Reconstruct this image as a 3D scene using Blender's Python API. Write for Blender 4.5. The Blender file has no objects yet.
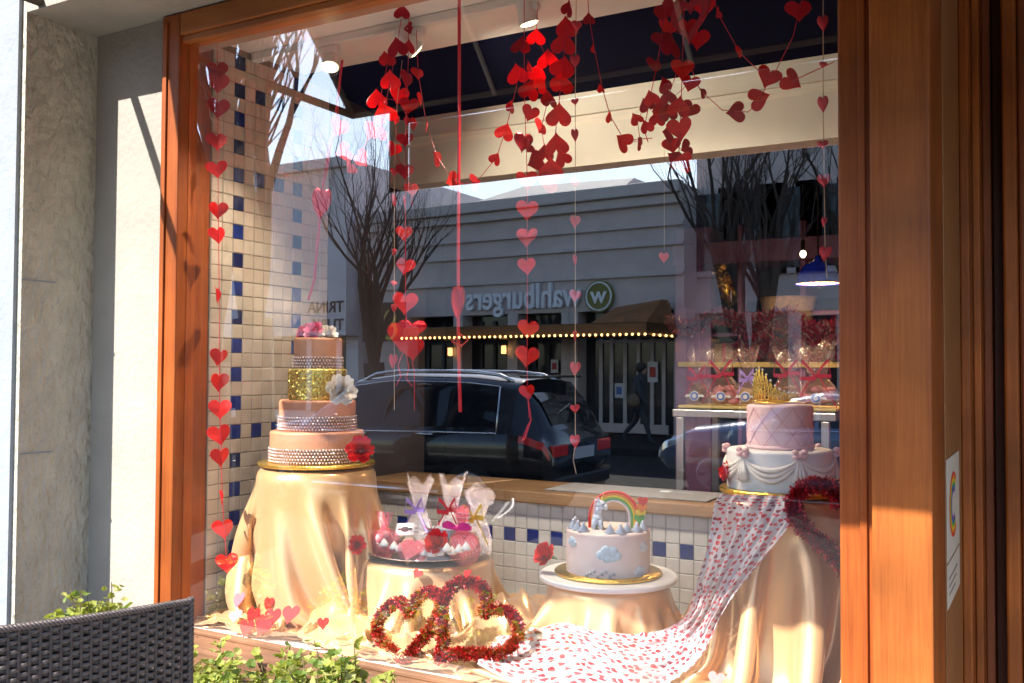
import bpy, math, random
import numpy as np
from mathutils import Vector, Matrix, Euler, noise as mnoise
R = math.radians
random.seed(7)
rng = np.random.default_rng(7)
C = bpy.context.scene.collection
scene = bpy.context.scene

# ------------------------------------------------------------------ camera
W, H, F = 1024, 683, 953.0
CAM = Vector((0.0, -2.0, 1.6))
cam_rot = (Matrix.Rotation(R(29.7), 3, 'Z') @ Matrix.Rotation(R(90 + 1.7), 3, 'X') @ Matrix.Rotation(R(0.3), 3, 'Z'))
cd = bpy.data.cameras.new('camera'); cam = bpy.data.objects.new('camera', cd); C.objects.link(cam)
cd.sensor_width = 36.0; cd.lens = 36.0 * F / W; cd.clip_start = 0.05; cd.clip_end = 2000
cam.matrix_world = Matrix.Translation(CAM) @ cam_rot.to_4x4()
scene.camera = cam

def px(u, v, Y):
    """the point in the picture at (u, v) that lies in the plane y = Y"""
    d = cam_rot @ Vector(((u - W / 2) / F, (H / 2 - v) / F, -1.0))
    return CAM + d * ((Y - CAM.y) / d.y)
def pxx(u, v, X):
    d = cam_rot @ Vector(((u - W / 2) / F, (H / 2 - v) / F, -1.0))
    return CAM + d * ((X - CAM.x) / d.x)
def depth(p):
    return -((cam_rot.transposed()) @ (Vector(p) - CAM)).z
def msz(n, p):
    """metres that n pixels span at point p"""
    return n / F * depth(p)
def st(u, v, Y):
    """a street point: where something seen mirrored in the glass really stands"""
    p = px(u, v, Y)
    return Vector((p.x, -p.y, p.z))

# ------------------------------------------------------------------ materials
MATS = {}
def mat(name, col=(0.5, 0.5, 0.5), rough=0.5, metal=0.0, noise=0.0, nscale=8.0, bump=0.0, bscale=60.0, stretch=None,
        col2=None, trans=0.0, emit=None, estr=0.0, spec=0.5, coat=0.0, sheen=0.0, alpha=1.0, detail=5.0, sss=0.0, aniso=0.0):
    if name in MATS: return MATS[name]
    m = bpy.data.materials.new(name); m.use_nodes = True
    nt = m.node_tree; b = nt.nodes['Principled BSDF']
    b.inputs['Base Color'].default_value = (*col, 1); b.inputs['Roughness'].default_value = rough
    b.inputs['Metallic'].default_value = metal; b.inputs['Specular IOR Level'].default_value = spec
    b.inputs['Transmission Weight'].default_value = trans; b.inputs['Coat Weight'].default_value = coat
    b.inputs['Sheen Weight'].default_value = sheen; b.inputs['Alpha'].default_value = alpha
    b.inputs['Subsurface Weight'].default_value = sss
    if sss: b.inputs['Subsurface Radius'].default_value = (0.02, 0.012, 0.008)
    b.inputs['Anisotropic'].default_value = aniso
    if emit: b.inputs['Emission Color'].default_value = (*emit, 1); b.inputs['Emission Strength'].default_value = estr
    tc = None
    if noise or bump or col2:
        tc = nt.nodes.new('ShaderNodeTexCoord'); mp = nt.nodes.new('ShaderNodeMapping')
        nt.links.new(tc.outputs['Object'], mp.inputs['Vector'])
        if stretch: mp.inputs['Scale'].default_value = stretch
    if noise or col2:
        n = nt.nodes.new('ShaderNodeTexNoise'); n.inputs['Scale'].default_value = nscale; n.inputs['Detail'].default_value = detail
        n.inputs['Roughness'].default_value = 0.65
        nt.links.new(mp.outputs[0], n.inputs['Vector'])
        rp = nt.nodes.new('ShaderNodeValToRGB')
        c2 = col2 if col2 else tuple(c * (1 - noise) for c in col)
        c1 = col if col2 else tuple(min(1, c * (1 + noise * 0.5)) for c in col)
        rp.color_ramp.elements[0].position = 0.3; rp.color_ramp.elements[1].position = 0.7
        rp.color_ramp.elements[0].color = (*c2, 1); rp.color_ramp.elements[1].color = (*c1, 1)
        nt.links.new(n.outputs['Fac'], rp.inputs[0]); nt.links.new(rp.outputs[0], b.inputs['Base Color'])
        rr = nt.nodes.new('ShaderNodeMapRange'); rr.inputs[3].default_value = max(0.02, rough - 0.08); rr.inputs[4].default_value = min(1, rough + 0.1)
        nt.links.new(n.outputs['Fac'], rr.inputs[0]); nt.links.new(rr.outputs[0], b.inputs['Roughness'])
    if bump:
        n2 = nt.nodes.new('ShaderNodeTexNoise'); n2.inputs['Scale'].default_value = bscale; n2.inputs['Detail'].default_value = 4
        nt.links.new(mp.outputs[0], n2.inputs['Vector'])
        bp = nt.nodes.new('ShaderNodeBump'); bp.inputs['Strength'].default_value = bump; bp.inputs['Distance'].default_value = 0.01
        nt.links.new(n2.outputs['Fac'], bp.inputs['Height']); nt.links.new(bp.outputs[0], b.inputs['Normal'])
    MATS[name] = m
    return m

def wood(name, dark, light, axis='z', rough=0.42, blot=0.35):
    """stained wood: fine grain along one axis, wide tonal boards, pores"""
    m = bpy.data.materials.new(name); m.use_nodes = True; nt = m.node_tree; b = nt.nodes['Principled BSDF']
    tc = nt.nodes.new('ShaderNodeTexCoord'); mp = nt.nodes.new('ShaderNodeMapping')
    sc = {'z': (1, 1, 0.03), 'x': (0.03, 1, 1), 'y': (1, 0.03, 1)}[axis]
    mp.inputs['Scale'].default_value = sc; nt.links.new(tc.outputs['Object'], mp.inputs['Vector'])
    n = nt.nodes.new('ShaderNodeTexNoise'); n.inputs['Scale'].default_value = 190; n.inputs['Detail'].default_value = 6; n.inputs['Roughness'].default_value = 0.7
    n.inputs['Distortion'].default_value = 0.3
    nt.links.new(mp.outputs[0], n.inputs['Vector'])
    n3 = nt.nodes.new('ShaderNodeTexNoise'); n3.inputs['Scale'].default_value = 22; n3.inputs['Detail'].default_value = 4
    nt.links.new(mp.outputs[0], n3.inputs['Vector'])
    add = nt.nodes.new('ShaderNodeMath'); add.operation = 'MULTIPLY_ADD'; add.inputs[1].default_value = 0.55
    hl = nt.nodes.new('ShaderNodeMath'); hl.operation = 'MULTIPLY'; hl.inputs[1].default_value = 0.45
    nt.links.new(n3.outputs['Fac'], hl.inputs[0]); nt.links.new(n.outputs['Fac'], add.inputs[0]); nt.links.new(hl.outputs[0], add.inputs[2])
    rp = nt.nodes.new('ShaderNodeValToRGB')
    rp.color_ramp.elements[0].position = 0.28; rp.color_ramp.elements[1].position = 0.68
    rp.color_ramp.elements[0].color = (*dark, 1); rp.color_ramp.elements[1].color = (*light, 1)
    nt.links.new(add.outputs[0], rp.inputs[0])
    # worn and weathered blotches
    n4 = nt.nodes.new('ShaderNodeTexNoise'); n4.inputs['Scale'].default_value = 3.5; n4.inputs['Detail'].default_value = 6
    nt.links.new(tc.outputs['Object'], n4.inputs['Vector'])
    r4 = nt.nodes.new('ShaderNodeMapRange'); r4.inputs[1].default_value = 0.35; r4.inputs[2].default_value = 0.7; r4.inputs[3].default_value = 1 - blot; r4.inputs[4].default_value = 1.1
    nt.links.new(n4.outputs['Fac'], r4.inputs[0])
    mx = nt.nodes.new('ShaderNodeMix'); mx.data_type = 'RGBA'; mx.blend_type = 'MULTIPLY'; mx.inputs[0].default_value = 1
    nt.links.new(rp.outputs[0], mx.inputs[6]); nt.links.new(r4.outputs[0], mx.inputs[7])
    nt.links.new(mx.outputs[2], b.inputs['Base Color'])
    b.inputs['Roughness'].default_value = rough; b.inputs['Coat Weight'].default_value = 0.06; b.inputs['Specular IOR Level'].default_value = 0.35; b.inputs['Coat Roughness'].default_value = 0.3
    bp = nt.nodes.new('ShaderNodeBump'); bp.inputs['Strength'].default_value = 0.25; bp.inputs['Distance'].default_value = 0.003
    nt.links.new(n.outputs['Fac'], bp.inputs['Height']); nt.links.new(bp.outputs[0], b.inputs['Normal'])
    MATS[name] = m
    return m

def glassy(name, refl, tint=(1, 1, 1), rough=0.0, tr=0.95, diff=None, fres=0.0, bump=0.0):
    """thin clear sheet: lets light straight through and mirrors some of it"""
    m = bpy.data.materials.new(name); m.use_nodes = True; nt = m.node_tree; nt.nodes.clear()
    o = nt.nodes.new('ShaderNodeOutputMaterial'); t = nt.nodes.new('ShaderNodeBsdfTransparent'); g = nt.nodes.new('ShaderNodeBsdfGlossy')
    t.inputs[0].default_value = (tint[0] * tr, tint[1] * tr, tint[2] * tr, 1); g.inputs['Roughness'].default_value = rough
    g.inputs[0].default_value = (refl, refl, refl, 1)
    if fres:
        lw = nt.nodes.new('ShaderNodeLayerWeight'); lw.inputs[0].default_value = 0.5
        mr = nt.nodes.new('ShaderNodeMapRange'); mr.inputs[3].default_value = refl; mr.inputs[4].default_value = refl + fres
        nt.links.new(lw.outputs['Facing'], mr.inputs[0]); nt.links.new(mr.outputs[0], g.inputs[0])
    if bump:
        n2 = nt.nodes.new('ShaderNodeTexNoise'); n2.inputs['Scale'].default_value = 25; n2.inputs['Detail'].default_value = 3
        bp = nt.nodes.new('ShaderNodeBump'); bp.inputs['Strength'].default_value = bump; bp.inputs['Distance'].default_value = 0.02
        nt.links.new(n2.outputs['Fac'], bp.inputs['Height']); nt.links.new(bp.outputs[0], g.inputs['Normal'])
    a = nt.nodes.new('ShaderNodeAddShader'); nt.links.new(t.outputs[0], a.inputs[0]); nt.links.new(g.outputs[0], a.inputs[1])
    last = a
    if diff:
        d = nt.nodes.new('ShaderNodeBsdfTranslucent'); d.inputs[0].default_value = (*diff, 1)
        d2 = nt.nodes.new('ShaderNodeBsdfDiffuse'); d2.inputs[0].default_value = (*diff, 1)
        a2 = nt.nodes.new('ShaderNodeAddShader'); nt.links.new(a.outputs[0], a2.inputs[0]); nt.links.new(d.outputs[0], a2.inputs[1])
        a3 = nt.nodes.new('ShaderNodeAddShader'); nt.links.new(a2.outputs[0], a3.inputs[0]); nt.links.new(d2.outputs[0], a3.inputs[1]); last = a3
    nt.links.new(last.outputs[0], o.inputs[0]); MATS[name] = m
    return m

# ------------------------------------------------------------------ things, parts
def tag(o, label=None, cat=None, group=None, kind=None):
    if label: o['label'] = label
    if cat: o['category'] = cat
    if group: o['group'] = group
    if kind: o['kind'] = kind
    return o
def thing(name, label, cat, loc=(0, 0, 0), rz=0.0, group=None):
    o = bpy.data.objects.new(name, None); C.objects.link(o); o.location = loc; o.rotation_euler = (0, 0, rz)
    o.empty_display_size = 0.05
    return tag(o, label, cat, group)
def copy_tree(o, parent=None):
    c = o.copy(); C.objects.link(c)
    if parent: c.parent = parent
    for ch in [x for x in bpy.data.objects if x.parent == o]: copy_tree(ch, c)
    return c

def heart_pts(n=28):
    P = []
    for i in range(n):
        t = 2 * math.pi * i / n
        x = 16 * math.sin(t) ** 3; y = 13 * math.cos(t) - 5 * math.cos(2 * t) - 2 * math.cos(3 * t) - math.cos(4 * t)
        P.append((x / 32.0, (y + 2.5) / 32.0))
    return P

class MB:
    """collects shapes, links them as ONE mesh object"""
    def __init__(s): s.v = []; s.f = []; s.mi = []; s.uv = None
    def add(s, vs, fs, mi=0):
        o = len(s.v); s.v += [tuple(p) for p in vs]; s.f += [tuple(i + o for i in f) for f in fs]; s.mi += [mi] * len(fs); return s
    def box(s, a, b, mi=0, bev=0.0):
        x0, y0, z0 = [min(a[i], b[i]) for i in range(3)]; x1, y1, z1 = [max(a[i], b[i]) for i in range(3)]
        if bev <= 0:
            vs = [(x0, y0, z0), (x1, y0, z0), (x1, y1, z0), (x0, y1, z0), (x0, y0, z1), (x1, y0, z1), (x1, y1, z1), (x0, y1, z1)]
            return s.add(vs, [(3, 2, 1, 0), (4, 5, 6, 7), (0, 1, 5, 4), (1, 2, 6, 5), (2, 3, 7, 6), (3, 0, 4, 7)], mi)
        import bmesh
        bm = bmesh.new(); bmesh.ops.create_cube(bm, size=1.0)
        for v in bm.verts: v.co = Vector(((x0 + x1) / 2 + v.co.x * (x1 - x0), (y0 + y1) / 2 + v.co.y * (y1 - y0), (z0 + z1) / 2 + v.co.z * (z1 - z0)))
        bmesh.ops.bevel(bm, geom=bm.edges[:], offset=bev, segments=2, profile=0.5, affect='EDGES')
        bm.verts.index_update(); vs = [v.co[:] for v in bm.verts]; fs = [[v.index for v in f.verts] for f in bm.faces]; bm.free()
        return s.add(vs, fs, mi)
    def prism(s, pts, o, ux, uy, d, mi=0):
        """outline pts in axes ux, uy from o, thickened along d"""
        o, ux, uy, d = Vector(o), Vector(ux), Vector(uy), Vector(d); n = len(pts)
        a = [o + ux * p[0] + uy * p[1] - d * 0.5 for p in pts]; b = [p + d for p in a]
        fs = [tuple(range(n))[::-1], tuple(range(n, 2 * n))] + [(i, (i + 1) % n, n + (i + 1) % n, n + i) for i in range(n)]
        return s.add(a + b, fs, mi)
    def tube(s, path, r, seg=6, closed=False, mi=0, caps=True):
        P = [Vector(p) for p in path]; n = len(P)
        if n < 2: return s
        rs = r if isinstance(r, (list, tuple)) else [r] * n
        vs = []; up = None
        for i in range(n):
            if closed: t = P[(i + 1) % n] - P[i - 1]
            else: t = P[min(i + 1, n - 1)] - P[max(i - 1, 0)]
            if t.length < 1e-9: t = Vector((0, 0, 1))
            t.normalize()
            if up is None: up = t.orthogonal().normalized()
            up = (up - t * up.dot(t))
            up = up.normalized() if up.length > 1e-6 else t.orthogonal().normalized()
            w = t.cross(up)
            for k in range(seg):
                a = 2 * math.pi * k / seg
                vs.append(P[i] + (up * math.cos(a) + w * math.sin(a)) * rs[i])
        fs = []
        for i in range(n if closed else n - 1):
            j = (i + 1) % n
            for k in range(seg):
                k2 = (k + 1) % seg
                fs.append((i * seg + k, i * seg + k2, j * seg + k2, j * seg + k))
        if not closed and caps: fs += [tuple(range(seg))[::-1], tuple(range((n - 1) * seg, n * seg))]
        return s.add(vs, fs, mi)
    def lathe(s, prof, c=(0, 0, 0), seg=40, mi=0, wob=None):
        """prof: (radius, z); wob(a, i) scales the radius"""
        vs = []; n = len(prof)
        for i, (r, z) in enumerate(prof):
            for k in range(seg):
                a = 2 * math.pi * k / seg; rr = r * (wob(a, i) if wob else 1)
                vs.append((c[0] + rr * math.cos(a), c[1] + rr * math.sin(a), c[2] + z))
        fs = [(i * seg + k, i * seg + (k + 1) % seg, (i + 1) * seg + (k + 1) % seg, (i + 1) * seg + k) for i in range(n - 1) for k in range(seg)]
        if prof[0][0] > 1e-6: fs.append(tuple(range(seg))[::-1])
        if prof[-1][0] > 1e-6: fs.append(tuple(range((n - 1) * seg, n * seg)))
        return s.add(vs, fs, mi)
    def ball(s, c, r, seg=8, ring=6, sq=(1, 1, 1), mi=0):
        vs = [(c[0], c[1], c[2] - r * sq[2])]
        for i in range(1, ring):
            a = math.pi * i / ring
            for k in range(seg):
                b = 2 * math.pi * k / seg
                vs.append((c[0] + r * sq[0] * math.sin(a) * math.cos(b), c[1] + r * sq[1] * math.sin(a) * math.sin(b), c[2] - r * sq[2] * math.cos(a)))
        vs.append((c[0], c[1], c[2] + r * sq[2])); L = len(vs) - 1
        fs = [(0, 1 + (k + 1) % seg, 1 + k) for k in range(seg)]
        for i in range(ring - 2):
            for k in range(seg):
                a = 1 + i * seg; fs.append((a + k, a + (k + 1) % seg, a + seg + (k + 1) % seg, a + seg + k))
        a = 1 + (ring - 2) * seg; fs += [(a + k, a + (k + 1) % seg, L) for k in range(seg)]
        return s.add(vs, fs, mi)
    def grid(s, fn, nu, nv, mi=0):
        vs = [fn(i / nu, j / nv) for j in range(nv + 1) for i in range(nu + 1)]
        fs = [(j * (nu + 1) + i, j * (nu + 1) + i + 1, (j + 1) * (nu + 1) + i + 1, (j + 1) * (nu + 1) + i) for j in range(nv) for i in range(nu)]
        return s.add(vs, fs, mi)
    def build(s, name, m, parent=None, smooth=False, local=False, sharp=None):
        """m: material or list of them; points are world coordinates unless local"""
        me = bpy.data.meshes.new(name)
        off = Vector(parent.location) if (parent is not None and not local) else Vector((0, 0, 0))
        if parent is not None and parent.parent is not None and not local: off = off + parent.parent.location
        if parent is not None and not local and parent.type == 'MESH' and 'org' in parent: off = Vector(parent['org'])
        if parent is None and not local and len(s.v):
            # origin at the base of the thing
            a = np.array(s.v); off = Vector(((a[:, 0].min() + a[:, 0].max()) / 2, (a[:, 1].min() + a[:, 1].max()) / 2, a[:, 2].min()))
        vs = s.v if off.length == 0 else [(v[0] - off.x, v[1] - off.y, v[2] - off.z) for v in s.v]
        me.from_pydata(vs, [], s.f)
        ms = m if isinstance(m, (list, tuple)) else [m]
        for q in ms: me.materials.append(q)
        if len(ms) > 1: me.polygons.foreach_set('material_index', s.mi)
        if smooth: me.polygons.foreach_set('use_smooth', [True] * len(me.polygons))
        if sharp: me.set_sharp_from_angle(angle=R(sharp))
        me.update()
        o = bpy.data.objects.new(name, me); C.objects.link(o)
        if parent is not None: o.parent = parent
        if not local:
            if parent is None: o.location = off
            o['org'] = tuple(off)
        return o

def struct(name, mb, m, smooth=False):
    o = mb.build(name, m, None, smooth); o['kind'] = 'structure'; return o

def subsurf(o, lv=1):
    md = o.modifiers.new('smooth', 'SUBSURF'); md.levels = lv; md.render_levels = lv; return o

def text_mesh(name, body, size, o, ux, uy, m, parent=None, ext=0.004, align='CENTER'):
    """lettering as a mesh; o is the base point, ux reading direction, uy up"""
    cu = bpy.data.curves.new(name, 'FONT'); cu.body = body; cu.size = size; cu.extrude = ext; cu.align_x = align; cu.align_y = 'CENTER'; cu.resolution_u = 3
    cu.offset = size * 0.014
    t = bpy.data.objects.new(name + '_tmp', cu); C.objects.link(t)
    dg = bpy.context.evaluated_depsgraph_get(); me = bpy.data.meshes.new_from_object(t.evaluated_get(dg))
    bpy.data.objects.remove(t); bpy.data.curves.remove(cu)
    ux, uy = Vector(ux).normalized(), Vector(uy).normalized(); uz = ux.cross(uy); o = Vector(o)
    b = MB(); b.add([o + ux * v.co.x + uy * v.co.y + uz * v.co.z for v in me.vertices], [tuple(p.vertices) for p in me.polygons])
    bpy.data.meshes.remove(me)
    return b.build(name, m, parent)

# ------------------------------------------------------------------ shared materials
W_FACE = wood('frame_wood', (0.22, 0.042, 0.009), (0.46, 0.125, 0.024), 'z')
W_FACEX = wood('frame_wood_across', (0.26, 0.07, 0.018), (0.52, 0.19, 0.05), 'x')
W_POST = wood('post_wood', (0.25, 0.055, 0.011), (0.50, 0.155, 0.032), 'z', blot=0.45)
W_DARK = wood('door_wood', (0.20, 0.048, 0.018), (0.36, 0.105, 0.038), 'z')
W_SILL = wood('sill_wood', (0.16, 0.07, 0.035), (0.42, 0.22, 0.12), 'x', rough=0.7, blot=0.6)
STUCCO = mat('stucco', (0.365, 0.34, 0.305), 0.85, noise=0.16, nscale=3.2, bump=0.35, bscale=55)
STUCCO2 = mat('rough_stucco', (0.52, 0.49, 0.42), 0.9, noise=0.22, nscale=14, bump=2.2, bscale=42, stretch=(1, 1, 0.6), detail=9)
WHITE = mat('white_paint', (0.75, 0.72, 0.66), 0.5)
CEIL = mat('ceiling_paint', (0.80, 0.76, 0.70), 0.7, noise=0.05)
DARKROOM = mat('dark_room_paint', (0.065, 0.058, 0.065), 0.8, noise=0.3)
def paper(name, col, t=0.35):
    m = mat(name + '_base', col, 0.4, noise=0.2, nscale=20); nt = m.node_tree; m.name = name
    a = nt.nodes.new('ShaderNodeBsdfTranslucent'); a.inputs[0].default_value = (*col, 1); mx = nt.nodes.new('ShaderNodeMixShader'); mx.inputs[0].default_value = t
    nt.links.new(nt.nodes['Principled BSDF'].outputs[0], mx.inputs[1]); nt.links.new(a.outputs[0], mx.inputs[2]); nt.links.new(mx.outputs[0], nt.nodes['Material Output'].inputs[0]); return m
RED_PAPER = paper('red_paper', (0.78, 0.012, 0.014))
RED_FOIL = mat('red_foil', (0.62, 0.015, 0.03), 0.22, metal=0.85, bump=0.25, bscale=60)
RED_RIB = mat('red_ribbon', (0.55, 0.015, 0.03), 0.35)
PINK_FELT = mat('pink_felt', (0.62, 0.035, 0.05), 0.6, noise=0.3, nscale=40)
CORD = mat('tan_cord', (0.5, 0.36, 0.24), 0.7)
ROSE_RED = mat('rose_red', (0.66, 0.010, 0.012), 0.55, spec=0.2)
ROSE_WHITE = mat('rose_white', (0.80, 0.72, 0.62), 0.5)
ROSE_PINK = mat('rose_pink', (0.75, 0.12, 0.22), 0.5)
GOLD = mat('gold_foil', (0.85, 0.58, 0.12), 0.24, metal=0.9, bump=0.3, bscale=90)
SILVER = mat('polished_silver', (0.72, 0.72, 0.74), 0.15, metal=1.0)
CELLO = glassy('cellophane', 0.42, rough=0.14, tr=0.82, diff=(0.085, 0.085, 0.095), bump=1.0)
CELLO_RED = glassy('rosy_cellophane', 0.12, tint=(0.97, 0.62, 0.68), rough=0.1, tr=0.8, diff=(0.07, 0.02, 0.03), bump=0.6)
BLACK = mat('black_plastic', (0.02, 0.02, 0.022), 0.45)
# ================================================================== the shop front
GX0, GX1, GZ0, GZ1 = -2.270, -0.372, 0.830, 2.590          # the glass
SUN = Vector((0.43, 1.0, -0.907)).normalized()

# ---- wall left of and over the window
b = MB(); b.box((-4.5, -0.26, 0), (-2.68, 1.2, 3.9)); b.build('masonry_pier', STUCCO2).location
pier = bpy.data.objects['masonry_pier']; tag(pier, 'grey rough stucco pier at the left edge of the window recess', 'pier')
b = MB()
for z, e in ((1.86, 0.0), (1.34, 0.0)): b.box((-2.6805, -0.262, z), (-2.676, -0.15, z + 0.004))
b.box((-4.5, -0.272, 0), (-2.70, -0.2605, 3.9))
b.build('painted_face', mat('pale_wall_paint', (0.27, 0.30, 0.35), 0.8, noise=0.12, bump=0.3), pier)
b = MB(); b.box((-2.679, -0.015, 0), (-2.347, 0.2, 2.668)); w = b.build('recess_wall', STUCCO); tag(w, 'pale stucco strip of wall between the rough pier and the wooden window frame', 'wall')
b = MB(); b.box((-2.679, -0.26, 2.669), (2.6, 0.0, 3.9)); b.box((-2.679, 0.0, 2.669), (2.6, 0.14, 3.9))
w = b.build('lintel_beam', STUCCO); tag(w, 'stucco beam over the window with a cream underside', 'beam')
b = MB(); b.box((-2.346, -0.012, 0), (GX1 + 0.06, 0.10, 0.765)); w = b.build('stall_riser', STUCCO2); tag(w, 'low stucco wall under the window sill behind the plants', 'wall')

# ---- window: frame parts and glass
win = thing('display_window', 'big shop window in a red brown wooden frame showing cakes and hanging hearts', 'window', ((GX0 + GX1) / 2, 0, GZ0))
b = MB(); b.box((-2.346, -0.04, 0.765), (GX0, 0.0, 2.665), bev=0.004); b.box((-2.335, -0.047, 0.79), (-2.318, -0.041, 2.64), bev=0.002)
b.build('jamb', W_FACE, win)
b = MB(); b.box((GX0 - 0.07, 0.001, 0.80), (GX0, 0.086, 2.64), bev=0.002); b.build('inner_jamb', W_FACE, win)
b = MB(); b.box((GX0, -0.04, GZ1 + 0.008), (GX1 + 0.005, 0.0, 2.665), bev=0.004); b.box((GX0, -0.03, GZ1 - 0.012), (GX1, -0.004, GZ1 + 0.007), bev=0.002); b.build('head', W_FACEX, win)
b = MB(); b.box((GX0, 0.0035, GZ1 + 0.002), (GX1, 0.09, GZ1 + 0.06)); b.build('inner_head', W_FACEX, win)
b = MB(); b.box((GX0, -0.13, 0.770), (GX1 + 0.004, 0.012, 0.826), bev=0.006); b.box((GX0, -0.03, 0.8262), (GX1, -0.004, 0.838), bev=0.003)
b.build('sill', W_SILL, win)
b = MB(); b.box((GX1 + 0.001, -0.05, 0.765), (-0.305, 0.09, 2.665), bev=0.005); b.box((-0.332, -0.058, 0.765), (-0.318, -0.051, 2.665), bev=0.002); b.build('jamb', W_FACE, win)
GLASS = glassy('shop_glass', 0.32, tr=0.97, fres=0.10)
GCLEAR = glassy('glass_edge', 0.02, tr=1.0)
b = MB(); b.box((GX0 + 0.0005, -0.0025, GZ0 + 0.001), (GX1, 0.0025, GZ1)); b.mi = [1, 1, 0, 1, 1, 1]
b.build('pane', [GLASS, GCLEAR], win)

# ---- corner post and entry
post = thing('corner_post', 'tall reddish wooden post at the right of the shop window', 'post', (-0.25, 0, 0))
b = MB(); b.box((-0.3035, -0.10, 0), (-0.197, 0.10, 2.668), bev=0.005); b.build('post_board', W_POST, post)
b = MB(); b.box((-0.304, 0.101, 0), (-0.199, 1.4, 3.2)); b.build('return_panel', W_DARK, post)
b = MB(); b.box((-0.198, 0.52, 0), (-0.176, 0.62, 2.66), bev=0.004); b.build('moulding', W_POST, post)
PALE = mat('pale_return', (0.36, 0.17, 0.07), 0.35, noise=0.2)
b = MB(); b.box((-0.1985, 0.13, 0.2), (-0.1965, 0.50, 2.60)); b.build('side_light', PALE, post)
# sticker with a rainbow C
stk = thing('door_sticker', 'white paper sticker with a rainbow letter C on the side of the entry', 'sticker', (-0.195, 0.3, 1.2))
b = MB(); b.box((-0.1962, 0.14, 1.21), (-0.1952, 0.42, 1.420)); b.box((-0.1962, 0.14, 1.115), (-0.1952, 0.42, 1.205)); b.build('paper', mat('sticker_paper', (0.72, 0.70, 0.66), 0.5), stk)
cols = [(0.75, 0.03, 0.03), (0.85, 0.25, 0.02), (0.8, 0.6, 0.03), (0.06, 0.4, 0.1), (0.04, 0.16, 0.55), (0.2, 0.05, 0.4)]
for i, c in enumerate(cols):
    r0, r1 = 0.070 - i * 0.0072, 0.070 - (i + 1) * 0.0072
    b = MB(); n = 30
    def f(u, v, r0=r0, r1=r1): a = R(50 + 260 * u); r = r0 + (r1 - r0) * v; return (-0.1948, 0.275 + r * math.cos(a) * 1.3, 1.315 + r * math.sin(a))
    b.grid(f, n, 1); b.build('rainbow_band', mat('sticker_%d' % i, c, 0.5), stk)
b = MB()
for k in range(3): b.box((-0.1951, 0.17, 1.17 - k * 0.016), (-0.1948, 0.36 - 0.03 * k, 1.174 - k * 0.016))
b.build('small_print', mat('print_grey', (0.2, 0.2, 0.2), 0.6), stk)
# door and frame deeper in the recess
door = thing('shop_door', 'dark red brown wooden shop door with ribbed frame in the entry recess', 'door', (0.35, 0.9, 0))
b = MB()
b.box((-0.175, 0.60, 0), (-0.158, 0.80, 2.66), bev=0.003); b.box((-0.110, 0.64, 0), (-0.078, 0.80, 2.66), bev=0.006); b.build('door_frame', W_POST, door)
b = MB(); b.box((-0.1575, 0.70, 0), (-0.138, 0.80, 2.66), bev=0.003); b.box((-0.077, 0.70, 0), (0.0215, 0.80, 2.66), bev=0.006); b.build('door_frame', W_DARK, door)
b = MB(); b.box((-0.1375, 0.75, 0), (-0.1105, 0.80, 2.66), bev=0.003); b.build('door_stop', wood('deep_wood', (0.07, 0.016, 0.008), (0.13, 0.03, 0.013), 'z'), door)
b = MB(); b.box((0.022, 0.80, 0.02), (0.13, 0.85, 2.66), bev=0.004); b.box((0.131, 0.81, 0.02), (0.75, 0.84, 1.0), bev=0.004); b.box((0.131, 0.81, 2.3), (0.75, 0.84, 2.66)); b.build('door_leaf', W_DARK, door)
b = MB(); b.box((0.131, 0.82, 1.0), (0.75, 0.826, 2.3)); b.build('door_glass', mat('dark_glass', (0.02, 0.02, 0.025), 0.05), door)
b = MB(); b.box((0.045, 0.76, 2.30), (0.09, 0.80, 2.33), bev=0.006); b.build('hinge', BLACK, door)
b = MB(); b.box((0.76, -0.26, 0), (2.6, 1.4, 2.668)); w = b.build('entry_wall', STUCCO2); tag(w, 'stucco wall on the right side of the shop entry', 'wall')
b = MB(); b.box((-0.197, -0.2, 2.67), (0.76, 1.4, 2.8)); 
w = b.build('entry_ceiling', CEIL); tag(w, 'plain ceiling over the shop entry recess', 'ceiling'); w['kind'] = 'structure'

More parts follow.
